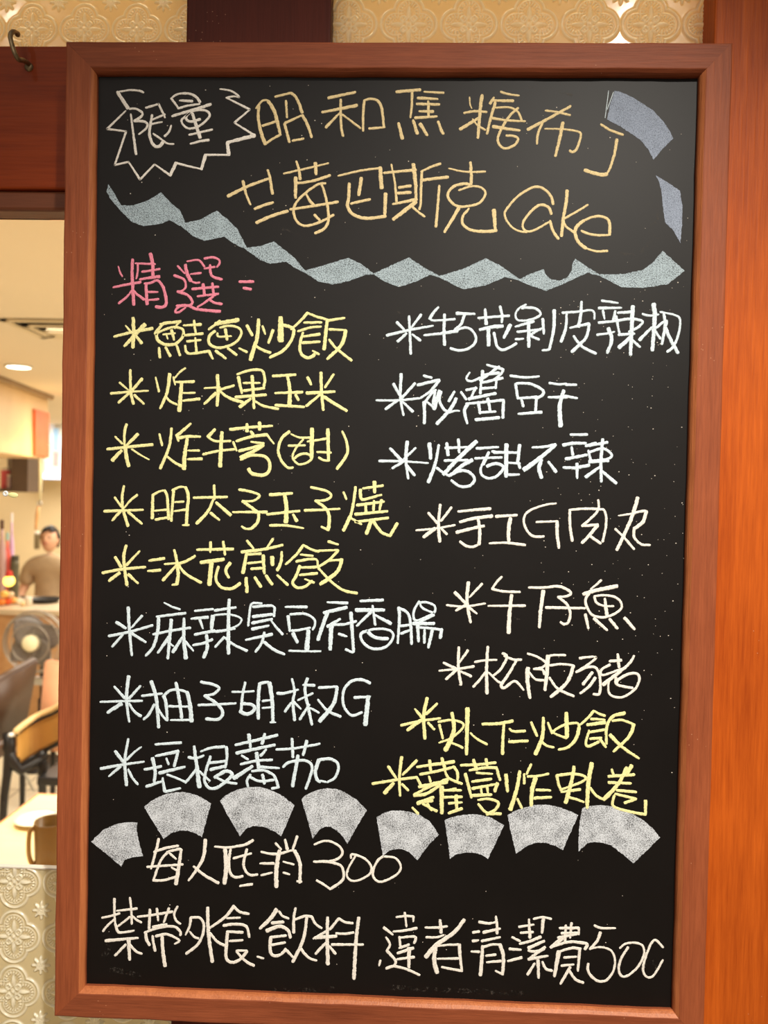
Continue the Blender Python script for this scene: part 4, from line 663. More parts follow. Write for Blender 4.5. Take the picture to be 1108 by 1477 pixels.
# soffit over the counter: a long hanging panel running away from the camera
a = atz(-60, 522, CZ); b = atz(69, 571, CZ); a = Vector((a.x, a.y, CZ)); b = Vector((b.x, b.y, CZ)); d = (b - a).normalized(); nrm = Vector((-d.y, d.x, 0)); zb = at(68, 662, b.y).z
bm = bmesh.new()
for s in (0, 1):
    pass
v = [a - d * 1.2, b, b + nrm * .5, a - d * 1.2 + nrm * .5]
lo = [bm.verts.new((p.x, p.y, zb)) for p in v]; hi = [bm.verts.new((p.x, p.y, CZ - .001)) for p in v]
for i in range(4): bm.faces.new((lo[i], lo[(i + 1) % 4], hi[(i + 1) % 4], hi[i]))
bm.faces.new(lo); bm.faces.new(hi)
o = from_bm('soffit', bm, P_['soffit']); tag(o, 'pale wood soffit panel hanging over the kitchen counter', 'soffit')
def on_soffit(x, y, off=-.004):
    # point of the soffit's front face under pixel x, y
    r_ = ray(x, y); k = nrm.dot(a - CAM) / nrm.dot(r_); p = CAM + r_ * k; return p + nrm * off
c4 = [on_soffit(47, 590), on_soffit(67, 596), on_soffit(67, 660), on_soffit(47, 656)]
bm = bmesh.new(); f_ = [bm.verts.new(p) for p in c4]; g_ = [bm.verts.new(p - nrm * .02) for p in c4]
for i in range(4): bm.faces.new((f_[i], f_[(i + 1) % 4], g_[(i + 1) % 4], g_[i]))
bm.faces.new(f_); bm.faces.new(g_)
o = from_bm('wall_sign', bm, plain('orange_red_sign', (226, 108, 66), .5, vary=.2, scale=9)); tag(o, 'orange-red sign on the end of the pale soffit', 'sign')
bm = bmesh.new(); tube(bm, [on_soffit(-60, 524, -.03), on_soffit(69, 574, -.03)], .022, 8); o = from_bm('soffit_rail', bm, plain('taupe_rail_paint', (150, 124, 96), .6)); tag(o, 'taupe rail along the top edge of the soffit', 'rail')  # taupe tube along the soffit's top edge
pl_ = on_soffit(40, 646, -.16); lamp('soffit_wash_light', 'POINT', pl_, pl_ + Vector((0, 0, 1)), 2.6, (1.0, .72, .30), shadow_soft_size=.05)

# ceiling cassette vent
q = [atz(6, 460, CZ), atz(60, 485, CZ)]
x0, y0, y1 = q[0].x, q[0].y, q[1].y; wv = y1 - y0
vent = empty('ceiling_vent', (x0 + wv / 2, (y0 + y1) / 2, CZ - .008), 'square white louvred air vent set in the ceiling', 'vent')
for k, (ins, dz) in enumerate(((0, 0), (.07, .018), (.13, .03))):
    bm = bmesh.new(); h_ = wv / 2 - ins
    for sx, sy, lx, ly in ((0, -1, 1, 0), (0, 1, 1, 0), (-1, 0, 0, 1), (1, 0, 0, 1)):
        box(bm, (sx * h_, sy * h_, -dz * .4), (2 * h_ * lx + .035, 2 * h_ * ly + .035, .006))
    from_bm('vent_ring', bm, plain('vent_paint', (206, 190, 160), .6), vent)
bm = bmesh.new(); box(bm, (0, 0, .012), (wv * .96, wv * .96, .008)); from_bm('vent_backing', bm, P_['brown'], vent)
bm = bmesh.new(); box(bm, (0, 0, -.02), (wv * .28, wv * .28, .008), .002); from_bm('centre_plate', bm, plain('vent_plate_paint', (206, 190, 160), .6), vent)
# recessed downlight
p = atz(27, 528, CZ); dl = empty('downlight', (p.x, p.y, CZ - .012), 'round recessed ceiling downlight glowing white', 'downlight')
bm = bmesh.new(); lathe(bm, [(.072, .012), (.085, .012), (.088, .004), (.074, 0), (.072, .012)], 28); from_bm('trim_ring', bm, P_['white'], dl, True)
bm = bmesh.new(); lathe(bm, [(0, .004), (.073, .004), (.073, .010), (0, .010)], 28); from_bm('lens', bm, plain('lit_lens', (255, 250, 235), .5, emit=(255, 244, 220), es=9), dl)

def cyl(bm, c, r, h, n=20, r2=None): lathe(bm, [(0, 0), (r, 0), (r if r2 is None else r2, h), (0, h)], n, Matrix.Translation(c))
# lit menu board far behind the sign
c0 = at(39, 572, 8.6); c1 = at(100, 692, 8.6); mb = empty('menu_light_box', ((c0.x + c1.x) / 2, 8.6, c1.z), 'long white illuminated menu box under the far ceiling', 'light box')
def rel(o, par): o.parent = par; o.matrix_parent_inverse = Matrix.Translation(-par.location); return o
rel(boxo('box_body', (c0.x, 8.6, c1.z), (c1.x, 8.75, c0.z), P_['white']), mb)
e0 = at(40, 683, 8.59); e1 = at(100, 691, 8.59)
rel(boxo('light_strip', (e0.x, 8.56, e1.z), (e1.x, 8.6, e0.z), plain('cool_strip_light', (200, 220, 255), .5, emit=(196, 216, 255), es=2.2)), mb)
for (xa, ya, xb, yb, cc) in ((70, 600, 77, 640, (226, 226, 232)), (77, 618, 84, 650, (150, 190, 226)), (77, 652, 84, 672, (232, 150, 150)), (52, 664, 68, 680, (214, 206, 190))):
    u_ = at(xa, ya, 8.59); v_ = at(xb, yb, 8.59)
    rel(boxo('menu_panel', (u_.x, 8.585, v_.z), (v_.x, 8.6, u_.z), plain('menu_panel_print', cc, .4, emit=cc, es=.35)), mb)
# wall cabinet below the soffit with pink jars
yc = 6.3; k0 = at(-12, 648, yc); k1 = at(40, 710, yc); ks = at(17, 650, yc)
cb = empty('wall_cabinet', ((k0.x + k1.x) / 2, yc + .15, k1.z), 'dark brown kitchen wall cabinet with an open shelf below the soffit', 'cabinet')
rel(boxo('door_panel', (ks.x, yc, k1.z), (k1.x, yc + .3, k0.z), P_['brown'], None, .004), cb)
rel(boxo('shelf_board', (k0.x, yc, k1.z), (ks.x, yc + .3, k1.z + .03), P_['brown']), cb)
rel(boxo('shelf_back', (k0.x, yc + .28, k1.z), (ks.x, yc + .3, k0.z), plain('grey_shelf_back', (150, 140, 132), .6)), cb)
def jar(name, x, yb, yt, Y, rpx, col, label, cat, z=None, capc=None, group=None, bottle=False):
    b0 = at(x, yb, Y); t0 = at(x, yt, Y); R_ = rpx * (Y - CAM.y) / F; zb_ = b0.z if z is None else z; h = max(.03, t0.z - zb_)
    e_ = empty(name, (b0.x, Y, zb_), label, cat, group)
    bm = bmesh.new()
    if bottle: lathe(bm, [(0, 0), (R_ * .95, 0), (R_, .01), (R_, h * .58), (R_ * .8, h * .68), (R_ * .38, h * .78), (R_ * .34, h * .92), (0, h * .92)], 16)
    else: lathe(bm, [(0, 0), (R_ * .9, 0), (R_, .01), (R_, h * .8), (R_ * .88, h * .88), (0, h * .88)], 16)
    from_bm('body', bm, plain(name + '_colour', col, .35), e_, True)
    bm = bmesh.new(); rc = R_ * (.42 if bottle else .92); cyl(bm, (0, 0, h * (.90 if bottle else .86)), rc, h * .12, 16)
    from_bm('cap', bm, plain(name + '_cap_colour', capc or (235, 228, 220), .4), e_); return e_
zs = k1.z + .03
jar('jar', 8, 700, 674, yc + .12, 6.5, (226, 98, 112), 'pink-red jar on the open shelf of the brown cabinet', 'jar', zs)
jar('jar', 13, 700, 684, yc + .05, 3, (196, 168, 176), 'small mauve jar right of the pink-red jar on the cabinet shelf', 'jar', zs)
# hanging brush: cord, ring, wooden handle
yh = on_soffit(58, 660).y + .03
hb = empty('hanging_brush', at(57, 690, yh), 'wooden-handled utensil hanging from a cream strap and metal ring', 'utensil')
bm = bmesh.new(); tube(bm, [at(58, 659, yh), at(58.5, 690, yh), at(57.5, 722, yh)], [.012, .013, .010], 8); rel(from_bm('strap', bm, P_['cream'], None, True), hb)
bm = bmesh.new(); c_ = at(57, 726, yh); tube(bm, [c_ + Vector((math.cos(t_ * math.pi / 8) * .016, 0, math.sin(t_ * math.pi / 8) * .016)) for t_ in range(16)], .006, 8, True); rel(from_bm('ring', bm, P_['steel'], None, True), hb)
bm = bmesh.new(); tube(bm, [at(55.5, 730, yh), at(54, 742, yh), at(52.5, 756, yh), at(51.5, 764, yh)], [.012, .016, .014, .009], 10); rel(from_bm('handle', bm, plain('pale_handle_wood', (224, 172, 118), .5), None, True), hb)
jar('wall_box', 53.5, 792, 766, 7.6, 4, (112, 96, 66), 'small dark canister fixed behind the standing cook', 'canister')

# counter
yk = 5.0
kc = at(0, 879, yk); zk = kc.z; kr = at(150, 872, yk).x
ct = empty('kitchen_counter', (-2.9, yk + .35, 0), 'light brown wooden kitchen counter behind the standing fan', 'counter')
rel(boxo('counter_top', (-4.6, yk, zk - .04), (kr, yk + .75, zk), plain('grey_beige_worktop', (206, 186, 156), .35), None, .005), ct)
rel(boxo('counter_front', (-4.55, yk + .04, 0), (kr - .03, yk + .7, zk - .04), P_['counter']), ct)
for i in range(5): rel(boxo('counter_panel', (-4.5 + i * .58, yk + .025, .06), (-3.96 + i * .58, yk + .04, zk - .08), P_['counter'], None, .003), ct)
# fruit heap and little lamp on the counter
for i, (x, y, r_, cc) in enumerate(((2, 866, 6, (236, 140, 52)), (11, 868, 6, (232, 92, 40)), (20, 867, 5.5, (240, 176, 96)), (6, 857, 6, (246, 190, 96)), (15, 858, 5.5, (222, 190, 150)), (26, 871, 3.6, (236, 214, 178)), (33, 872, 3.4, (238, 206, 150)))):
    Y = yk + .18 + .05 * (i % 3); p = at(x, y, Y); R_ = r_ * (Y - CAM.y) / F
    if i in (0, 1, 2, 5, 6): p.z = zk + R_ * .97
    nm = ('orange fruit', 'red-orange fruit', 'peach coloured fruit', 'yellow-orange fruit', 'pale beige fruit', 'small cream fruit', 'small pale yellow fruit')[i]
    wh = ('at the left of the bottom row of the pile', 'in the bottom row of the pile', 'at the right of the bottom row', 'on top of the pile, left', 'on top of the pile, middle', 'rolled right of the pile', 'outermost right beside the small cream fruit')[i]
    f0 = empty('fruit', (p.x, p.y, p.z - R_), nm + ' ' + wh + ' on the kitchen counter', 'fruit', 'fruits piled on the kitchen counter')
    bm = bmesh.new(); lathe(bm, [(R_ * math.sin(t_ * math.pi / 10), R_ - R_ * math.cos(t_ * math.pi / 10) * (.93 if t_ < 9 else .86)) for t_ in range(11)], 16); from_bm('flesh', bm, plain('fruit_skin', cc, .4, bump=.2, scale=60), f0, True)
    bm = bmesh.new(); cyl(bm, (0, 0, R_ * 1.82), R_ * .12, R_ * .16, 8); from_bm('stem', bm, P_['brown'], f0)
p = at(13, 838, yk + .32); lp = empty('table_lamp', (p.x, p.y, zk), 'small round glowing yellow lamp behind the fruit on the counter', 'lamp')
bm = bmesh.new(); bmesh.ops.create_uvsphere(bm, u_segments=20, v_segments=12, radius=.043, matrix=Matrix.Translation((0, 0, p.z - zk))); from_bm('globe', bm, plain('lit_globe', (255, 226, 120), .5, emit=(255, 214, 96), es=3.2), lp, True)
bm = bmesh.new(); cyl(bm, (0, 0, 0), .03, .012); cyl(bm, (0, 0, .01), .006, p.z - zk - .05, 8); from_bm('stand', bm, P_['brown'], lp)
bm = bmesh.new(); cyl(bm, (0, 0, p.z - zk + .036), .03, .045, 16, .022); from_bm('cap', bm, plain('red_cap', (214, 60, 44), .4), lp)
ys = 5.55
jar('bottle', 2, 850, 752, ys, 6, (182, 150, 150), 'tall pale bottle at the left edge behind the fruit', 'bottle', zk, (84, 56, 48), bottle=True)
jar('bottle', 10, 850, 770, ys + .06, 5, (226, 96, 84), 'red bottle second from the left edge behind the fruit', 'bottle', zk, (150, 190, 190), bottle=True)
jar('bottle', 16, 850, 742, ys + .13, 3.5, (206, 170, 212), 'slim lilac bottle behind the red bottle', 'bottle', zk, (236, 232, 240), bottle=True)
jar('canister', 21, 850, 800, ys + .05, 6, (92, 88, 70), 'dark olive canister right of the glowing lamp', 'canister', zk, (70, 66, 54))
jar('jar', 41, 868, 861, yk + .25, 5, (230, 218, 196), 'small cream pot on the counter in front of the cook', 'jar', zk)
bw = at(66, 866, yk + .42); e_ = empty('pan', (bw.x, bw.y, zk), 'dark shallow pan on the counter in front of the cook', 'pan')
bm = bmesh.new(); lathe(bm, [(0, 0), (.09, 0), (.115, .035), (.118, .035), (.092, -.0 + .004), (0, .004)], 24); from_bm('bowl', bm, P_['black'], e_, True)
bm = bmesh.new(); tube(bm, [(-.11, 0, .03), (-.2, -.02, .045)], .009, 8); from_bm('handle', bm, P_['black'], e_, True)

# the cook: one skinned body, clothes and hair as parts
yp = 6.35
hc = at(73, 778, yp)
pe = empty('person', (hc.x, yp, 0), 'person with short black hair in a taupe short-sleeved shirt, standing behind the counter looking down', 'person')
SK = plain('skin', (206, 158, 128), .5, vary=.05); SH = plain('taupe_shirt_cloth', (176, 154, 124), .85, vary=.08, scale=14); HR = plain('black_hair', (24, 18, 18), .5)
hz = hc.z
def skin_obj(name, verts, edges, radii, mat, parent, sub=2):
    me = bpy.data.meshes.new(name); me.from_pydata(verts, edges, []); o = bpy.data.objects.new(name, me); COL.objects.link(o); me.materials.append(mat)
    m = o.modifiers.new('skin', 'SKIN'); m.use_smooth_shade = True
    if not me.skin_vertices: me.skin_vertices.new(name='')
    for i, r_ in enumerate(radii): me.skin_vertices[0].data[i].radius = r_ if isinstance(r_, tuple) else (r_, r_)
    me.skin_vertices[0].data[0].use_root = True
    s_ = o.modifiers.new('sub', 'SUBSURF'); s_.levels = s_.render_levels = sub
    o.parent = parent; return o
zn = hz - .13; zsu = hz - .24; zp = hz - .72
B = [(0, 0, zp), (0, .01, zp + .2), (0, .02, zp + .38), (0, 0, zsu + .02), (0, -.01, zn + .01),
     (-.165, .01, zsu - .03), (-.235, -.03, zsu - .22), (-.20, -.24, zsu - .36), (-.185, -.29, zsu - .385),
     (.165, .01, zsu - .03), (.235, -.03, zsu - .22), (.17, -.24, zsu - .34), (.15, -.29, zsu - .36),
     (-.10, 0, zp - .06), (-.11, 0, zp - .42), (-.11, .02, .08), (-.11, -.10, .035),
     (.10, 0, zp - .06), (.11, 0, zp - .42), (.11, .02, .08), (.11, -.10, .035)]
E = [(0, 1), (1, 2), (2, 3), (3, 4), (3, 5), (5, 6), (6, 7), (7, 8), (3, 9), (9, 10), (10, 11), (11, 12), (0, 13), (13, 14), (14, 15), (15, 16), (0, 17), (17, 18), (18, 19), (19, 20)]
Rr = [(.15, .11), (.135, .10), (.155, .105), (.09, .07), .052, .058, .044, .032, .028, .058, .044, .032, .028, .09, .06, .042, .035, .09, .06, .042, .035]
body = skin_obj('body', B, E, Rr, SK, pe)
# head with face
hd = empty('head_pivot', (0, 0, 0)); bpy.data.objects.remove(hd)
bm = bmesh.new(); bmesh.ops.create_uvsphere(bm, u_segments=32, v_segments=24, radius=1)
for v in bm.verts:
    x, y, z = v.co; w_ = 1 - .28 * max(0, -z) ** 1.5
    X, Y_, Z_ = x * .077 * w_, y * .095, z * .118
    if y < 0:
        Y_ = y * .088
        Y_ -= .022 * math.exp(-((x / .16) ** 2 + ((z + .12) / .16) ** 2))      # nose
        Y_ -= .006 * math.exp(-((x / .3) ** 2 + ((z + .42) / .08) ** 2))        # lips
        Y_ += .008 * math.exp(-(((abs(x) - .42) / .16) ** 2 + ((z - .04) / .12) ** 2))  # eye sockets
        Y_ -= .006 * math.exp(-((x / .3) ** 2 + ((z + .8) / .2) ** 2))
    v.co = (X, Y_, Z_)
for sx in (-1, 1):
    bmesh.ops.create_uvsphere(bm, u_segments=10, v_segments=8, radius=1, matrix=Matrix.Translation((sx * .077, .01, -.005)) @ Matrix.Diagonal((.009, .018, .03, 1)))
MH = Matrix.Translation((0, -.02, hz)) @ Matrix.Rotation(math.radians(-12), 4, 'X')
bmesh.ops.transform(bm, matrix=MH, verts=bm.verts); head = from_bm('head', bm, SK, pe, True)
bm = bmesh.new()
bm.free()
for sx in (-1, 1):
    bm = bmesh.new(); bmesh.ops.create_uvsphere(bm, u_segments=10, v_segments=8, radius=1, matrix=MH @ Matrix.Translation((sx * .031, -.077, .006)) @ Matrix.Diagonal((.013, .007, .007, 1)))
    from_bm('eye', bm, HR, head, True)
bm = bmesh.new(); bmesh.ops.create_uvsphere(bm, u_segments=12, v_segments=8, radius=1, matrix=MH @ Matrix.Translation((0, -.088, -.05)) @ Matrix.Diagonal((.024, .008, .007, 1)))
from_bm('mouth', bm, plain('lips', (176, 96, 86), .5), head, True)
bm = bmesh.new(); bmesh.ops.create_uvsphere(bm, u_segments=28, v_segments=20, radius=1)
for v in bm.verts:
    x, y, z = v.co; k = 1.10 + .03 * math.sin(9 * x + 7 * z); v.co = (x * .080 * k, y * .098 * k + .004, z * .118 * k)
bmesh.ops.delete(bm, geom=[v for v in bm.verts if (v.co.y < -.02 and v.co.z < .058) or v.co.z < -.07 or (abs(v.co.y) <= .03 and v.co.z < .0 )], context='VERTS')
bmesh.ops.transform(bm, matrix=MH, verts=bm.verts); hair = from_bm('hair', bm, HR, head, True); so = hair.modifiers.new('th', 'SOLIDIFY'); so.thickness = .008; so.offset = 0
SB = [(0, 0, zp - .02), (0, .01, zp + .2), (0, .02, zp + .38), (0, .0, zsu + .04), (-.17, .01, zsu + .0), (-.230, -.025, zsu - .20), (.17, .01, zsu + .0), (.230, -.025, zsu - .20), (0, -.008, zsu + .105)]
skin_obj('shirt', SB, [(0, 1), (1, 2), (2, 3), (3, 4), (4, 5), (3, 6), (6, 7), (3, 8)], [(.175, .13), (.155, .12), (.185, .135), (.15, .11), .096, .07, .096, .07, .068], SH, pe)
skin_obj('trousers', [(0, 0, zp), (-.10, 0, zp - .08), (-.11, 0, zp - .42), (-.11, .02, .10), (.10, 0, zp - .08), (.11, 0, zp - .42), (.11, .02, .10)], [(0, 1), (1, 2), (2, 3), (0, 4), (4, 5), (5, 6)], [(.17, .125), .105, .075, .06, .105, .075, .06], plain('dark_trouser_cloth', (44, 46, 56), .9), pe)
GLV = plain('blue_grey_glove', (104, 116, 140), .5)
for sx, wr in ((-1, Vector((-.185, -.29, zsu - .385))), (1, Vector((.15, -.29, zsu - .36)))):
    vs = [wr, wr + Vector((0, -.035, -.012)), wr + Vector((0, -.06, -.02))]; es = [(0, 1), (1, 2)]; rr = [.028, (.034, .02), (.034, .018)]
    for j, (ox, ln) in enumerate(((-.027, .055), (-.009, .065), (.009, .06), (.027, .045))):
        b0 = len(vs); vs += [wr + Vector((ox, -.075, -.024)), wr + Vector((ox * 1.1, -.075 - ln * .5, -.034)), wr + Vector((ox * 1.1, -.075 - ln * .8, -.055))]
        es += [(2, b0), (b0, b0 + 1), (b0 + 1, b0 + 2)]; rr += [.0095, .009, .008]
    b0 = len(vs); vs += [wr + Vector((-sx * .035, -.035, -.02)), wr + Vector((-sx * .05, -.065, -.035))]; es += [(1, b0), (b0, b0 + 1)]; rr += [.011, .009]
    skin_obj('gloved_hand', [tuple(v) for v in vs], es, rr, GLV, pe)

# standing fan
yf = 4.1
fc = at(49, 926, yf); sc_ = (yf - CAM.y) / F; RF = 45 * sc_
fan = empty('standing_fan', (fc.x, yf, 0), 'grey standing fan with a cream hub and round wire cage in front of the counter', 'fan')
FZ = fc.z; RX = Matrix.Translation((0, 0, FZ)) @ Matrix.Rotation(math.radians(90), 4, 'X')
GC = plain('grey_fan_wire', (168, 158, 146), .35, .5, .5)
bm = bmesh.new()
for (r_, y_) in ((RF, 0), (RF, .03), (RF * .93, -.035), (RF * .62, -.05)):
    tube(bm, [(math.cos(t_ * math.pi / 24) * r_, y_, FZ + math.sin(t_ * math.pi / 24) * r_) for t_ in range(48)], .0035 if r_ < RF else .006, 6, True)
from_bm('cage_ring', bm, GC, fan, True)
bm = bmesh.new()
for k in range(40):
    a_ = k * 2 * math.pi / 40; ca, sa = math.cos(a_), math.sin(a_)
    tube(bm, [(ca * RF * .25, -.055, FZ + sa * RF * .25), (ca * RF * .62, -.05, FZ + sa * RF * .62), (ca * RF * .93, -.035, FZ + sa * RF * .93), (ca * RF, 0, FZ + sa * RF)], .0009, 4)
    tube(bm, [(ca * RF, .03, FZ + sa * RF), (ca * RF * .85, .07, FZ + sa * RF * .85), (ca * RF * .2, .09, FZ + sa * RF * .2)], .0009, 4)
o = from_bm('cage_wires', bm, GC, fan); o['kind'] = 'stuff'
BL = plain('smoky_grey_blade', (116, 108, 102), .3, .5)
for k in range(4):
    bm = bmesh.new(); a_ = k * math.pi / 2 + .5; rows = []
    for i in range(9):
        r_ = RF * (.2 + .72 * i / 8); wd = RF * (.22 + .42 * math.sin(math.pi * min(1, .15 + i / 9)))
        rr_ = []
        for j in range(7):
            t_ = (j / 6 - .5); an = a_ + t_ * wd * 2.2 / max(r_, .05) * .8; rr_.append(bm.verts.new((math.cos(an) * r_, .01 - t_ * .07, FZ + math.sin(an) * r_)))
        rows.append(rr_)
    for p0, p1 in zip(rows, rows[1:]):
        for j in range(6): bm.faces.new((p0[j], p0[j + 1], p1[j + 1], p1[j]))
    bl = from_bm('blade', bm, BL, fan, True); bl.modifiers.new('t', 'SOLIDIFY').thickness = .003
bm = bmesh.new(); lathe(bm, [(0, .068), (RF * .22, .064), (RF * .27, .054), (RF * .27, .02), (0, .02)], 28, RX); from_bm('hub_cap', bm, P_['cream'], fan, True)
bm = bmesh.new(); lathe(bm, [(0, -.19), (.05, -.18), (.065, -.14), (.065, -.06), (.04, -.03), (0, -.03)], 20, RX); from_bm('motor_housing', bm, P_['black'], fan, True)
bm = bmesh.new(); cyl(bm, (0, .12, .02), .016, FZ - .06, 16); cyl(bm, (0, .12, .02), .026, FZ * .5, 16); from_bm('pole', bm, P_['black'], fan, True)
bm = bmesh.new(); lathe(bm, [(0, 0), (.17, 0), (.17, .012), (.15, .022), (.04, .03), (0, .03)], 32, Matrix.Translation((0, .12, 0))); from_bm('base', bm, P_['black'], fan, True)
bm = bmesh.new(); box(bm, (0, .10, FZ - .27), (.09, .06, .05), .008); from_bm('control_box', bm, P_['steel'], fan)

# dark high-backed chair seen from the side at the left edge
yl = 3.0
L0 = at(47, 944, yl); L1 = at(-30, 985, yl - .25)
hbch = empty('dining_chair', (at(-20, 1000, 3.2).x - .1, 3.35, 0), 'dark brown leatherette high-backed chair at the left edge in front of the fan', 'chair')
def quadslab(bm, P4, th):
    n_ = (P4[1] - P4[0]).cross(P4[2] - P4[0]).normalized() * th
    a_ = [bm.verts.new(p) for p in P4]; b_ = [bm.verts.new(p + n_) for p in P4]
    bm.faces.new(a_); bm.faces.new(b_[::-1])
    for i in range(4): bm.faces.new((a_[i], a_[(i + 1) % 4], b_[(i + 1) % 4], b_[i]))
    bmesh.ops.bevel(bm, geom=list(bm.edges), offset=min(.012, th * .3), segments=2, affect='EDGES')
bm = bmesh.new(); quadslab(bm, [at(46, 946, yl), at(-40, 992, yl - .35), at(-40, 1075, yl - .30), at(26, 1052, yl + .02)], .05)
rel(from_bm('backrest', bm, P_['leather'], None, True), hbch)
bm = bmesh.new(); quadslab(bm, [at(31, 1012, yl + .02), at(26, 1053, yl + .05), at(8, 1062, yl + .05), at(14, 1030, yl + .02)], .03)
rel(from_bm('side_wing', bm, plain('pale_wing_leather', (150, 132, 110), .4), None, True), hbch)
zt_ = .46; cxh = hbch.location
rel(boxo('seat', (cxh.x - .27, cxh.y - .18, zt_ - .08), (cxh.x + .16, cxh.y + .24, zt_), P_['leather'], None, .02), hbch)
for sx, sy in ((-.23, -.14), (.12, -.14), (-.23, .2), (.12, .2)):
    bm = bmesh.new(); cyl(bm, (sx, sy, 0), .014, zt_ - .07, 12, .02); from_bm('leg', bm, P_['black'], hbch, True)
# peach upholstered chair back glimpsed right of the fan stand
pp = at(66, 1000, 3.6)
pch = empty('lounge_chair', (pp.x + .1, 3.7, 0), 'peach upholstered chair partly hidden by the chalkboard frame', 'chair')
bm = bmesh.new(); quadslab(bm, [at(63, 952, 3.62), at(110, 958, 3.62), at(110, 1090, 3.55), at(52, 1080, 3.55)], .07); rel(from_bm('backrest', bm, plain('peach_cloth', (232, 168, 128), .8), None, True), pch)
rel(boxo('seat', (pp.x - .06, 3.66, .38), (pp.x + .40, 4.02, .47), plain('peach_seat_cloth', (228, 164, 126), .8), None, .02), pch)
for sx, sy in ((-.1, 0), (.26, 0), (-.1, .28), (.26, .28)):
    bm = bmesh.new(); cyl(bm, (sx, sy, 0), .015, .40, 12); from_bm('leg', bm, P_['black'], pch, True)

# cane-backed black chair
yb = 2.75
cc = empty('dining_chair', (at(60, 1060, yb).x, yb - .2, 0), 'black-framed dining chair with a curved cane backrest beside the pale table', 'chair')
def curve_band(x0, x1, yt0, yt1, yb0, yb1, bow, n=12, ext=1.35):
    vs = []
    for i in range(n + 1):
        t_ = i / n * ext; x = x0 + (x1 - x0) * t_; top = yt0 + (yt1 - yt0) * t_ - bow * math.sin(min(1, t_) * math.pi) ; bot = yb0 + (yb1 - yb0) * t_ - bow * .2 * math.sin(min(1, t_) * math.pi)
        Y = yb + .10 * math.sin(t_ / ext * math.pi) ; vs.append((at(x, top, Y), at(x, bot, Y)))
    return vs
band = curve_band(24, 76, 1058, 1028, 1104, 1074, 4)
bm = bmesh.new(); rows = []
for a_, b_ in band: rows.append([bm.verts.new(a_ + (b_ - a_) * k / 8) for k in range(9)])
for p0, p1 in zip(rows, rows[1:]):
    for k in range(8): bm.faces.new((p0[k], p1[k], p1[k + 1], p0[k + 1]))
o = rel(from_bm('cane_panel', bm, P_['cane'], None, True), cc); o.modifiers.new('t', 'SOLIDIFY').thickness = .006
bm = bmesh.new()
for k in range(1, 10): tube(bm, [a_ + (b_ - a_) * k / 10 + Vector((0, -.007, 0)) for a_, b_ in band], .0032, 6)
rel(from_bm('cane_rod', bm, plain('darker_cane', (140, 90, 38), .6), None, True), cc)['kind'] = 'stuff'
up = Vector((0, 0, .012))
bm = bmesh.new(); tube(bm, [band[0][0] + up + (Vector((-.01, 0, -.02)))] + [a_ + up for a_, b_ in band], .016, 10); rel(from_bm('top_rail', bm, plain('pale_top_rail_wood', (222, 188, 132), .4), None, True), cc)
bm = bmesh.new(); tube(bm, [a_ + Vector((0, -.012, -.006)) for a_, b_ in band], .008, 8); rel(from_bm('upper_bead', bm, P_['black'], None, True), cc)
bm = bmesh.new(); tube(bm, [b_ - up * .6 for a_, b_ in band], .012, 8); rel(from_bm('lower_rail', bm, P_['black'], None, True), cc)
bm = bmesh.new(); tube(bm, [at(13, 1058, yb), at(14, 1085, yb), at(10, 1120, yb - .02), at(6, 1150, yb - .05), (at(4, 1165, yb - .05).x, yb - .08, .0)], [.028, .026, .02, .018, .014], 12); rel(from_bm('leg', bm, P_['black'], None, True), cc)
bm = bmesh.new(); tube(bm, [at(62, 1082, yb + .1), at(61, 1115, yb + .1), (at(61, 1145, yb + .1).x, yb + .12, .0)], [.022, .020, .014], 12); rel(from_bm('leg', bm, P_['black'], None, True), cc)
bm = bmesh.new(); tube(bm, [at(10, 1075, yb), at(20, 1100, yb), at(30, 1112, yb), at(55, 1098, yb + .05), at(66, 1090, yb + .1)], [.022, .03, .022, .018, .018], 10); rel(from_bm('arm_bracket', bm, P_['black'], None, True), cc)
bm = bmesh.new(); tube(bm, [at(31, 1104, yb + .06), at(48, 1140, yb + .2)], .006, 8); rel(from_bm('stretcher', bm, P_['steel'], None, True), cc)
sx0 = cc.location.x
sx0 = at(70, 1100, yb + .1).x
rel(boxo('seat', (sx0 - .02, yb + .02, .43), (sx0 + .42, yb + .44, .47), P_['black'], None, .01), cc)
for dx in (.12, .40):
    bm = bmesh.new(); cyl(bm, (dx + .02, .56, 0), .014, .44, 12); from_bm('leg', bm, P_['black'], cc, True)
bm = bmesh.new(); bmesh.ops.create_uvsphere(bm, u_segments=16, v_segments=10, radius=1, matrix=Matrix.Translation(at(16, 1060, yb - .03)) @ Matrix.Diagonal((.014, .01, .010, 1))); rel(from_bm('bolt_cap', bm, P_['white'], None, True), cc)

# pale table with tall mug and saucer
ZT = .74
A_ = atz(55, 1143, ZT); B_ = atz(-8, 1191, ZT); C_ = atz(120, 1148, ZT)
d1 = (B_ - A_).normalized(); d2 = (C_ - A_).normalized(); d2 = (d2 - d1 * d2.dot(d1)).normalized()
quad = [A_, A_ + d1 * 1.2, A_ + d1 * 1.2 + d2 * .75, A_ + d2 * .75]
tb = empty('dining_table', (sum((p.x for p in quad)) / 4, sum((p.y for p in quad)) / 4, 0), 'pale wooden dining table with an orange-brown edge behind the low patterned glass', 'table')
def prism(name, Q, z0, z1, mat, par):
    bm = bmesh.new(); l_ = [bm.verts.new((p.x, p.y, z0)) for p in Q]; h_ = [bm.verts.new((p.x, p.y, z1)) for p in Q]
    bm.faces.new(l_); bm.faces.new(h_)
    for i in range(len(Q)): bm.faces.new((l_[i], l_[(i + 1) % len(Q)], h_[(i + 1) % len(Q)], h_[i]))
    return rel(from_bm(name, bm, mat), par)
cen = (quad[0] + quad[2]) / 2
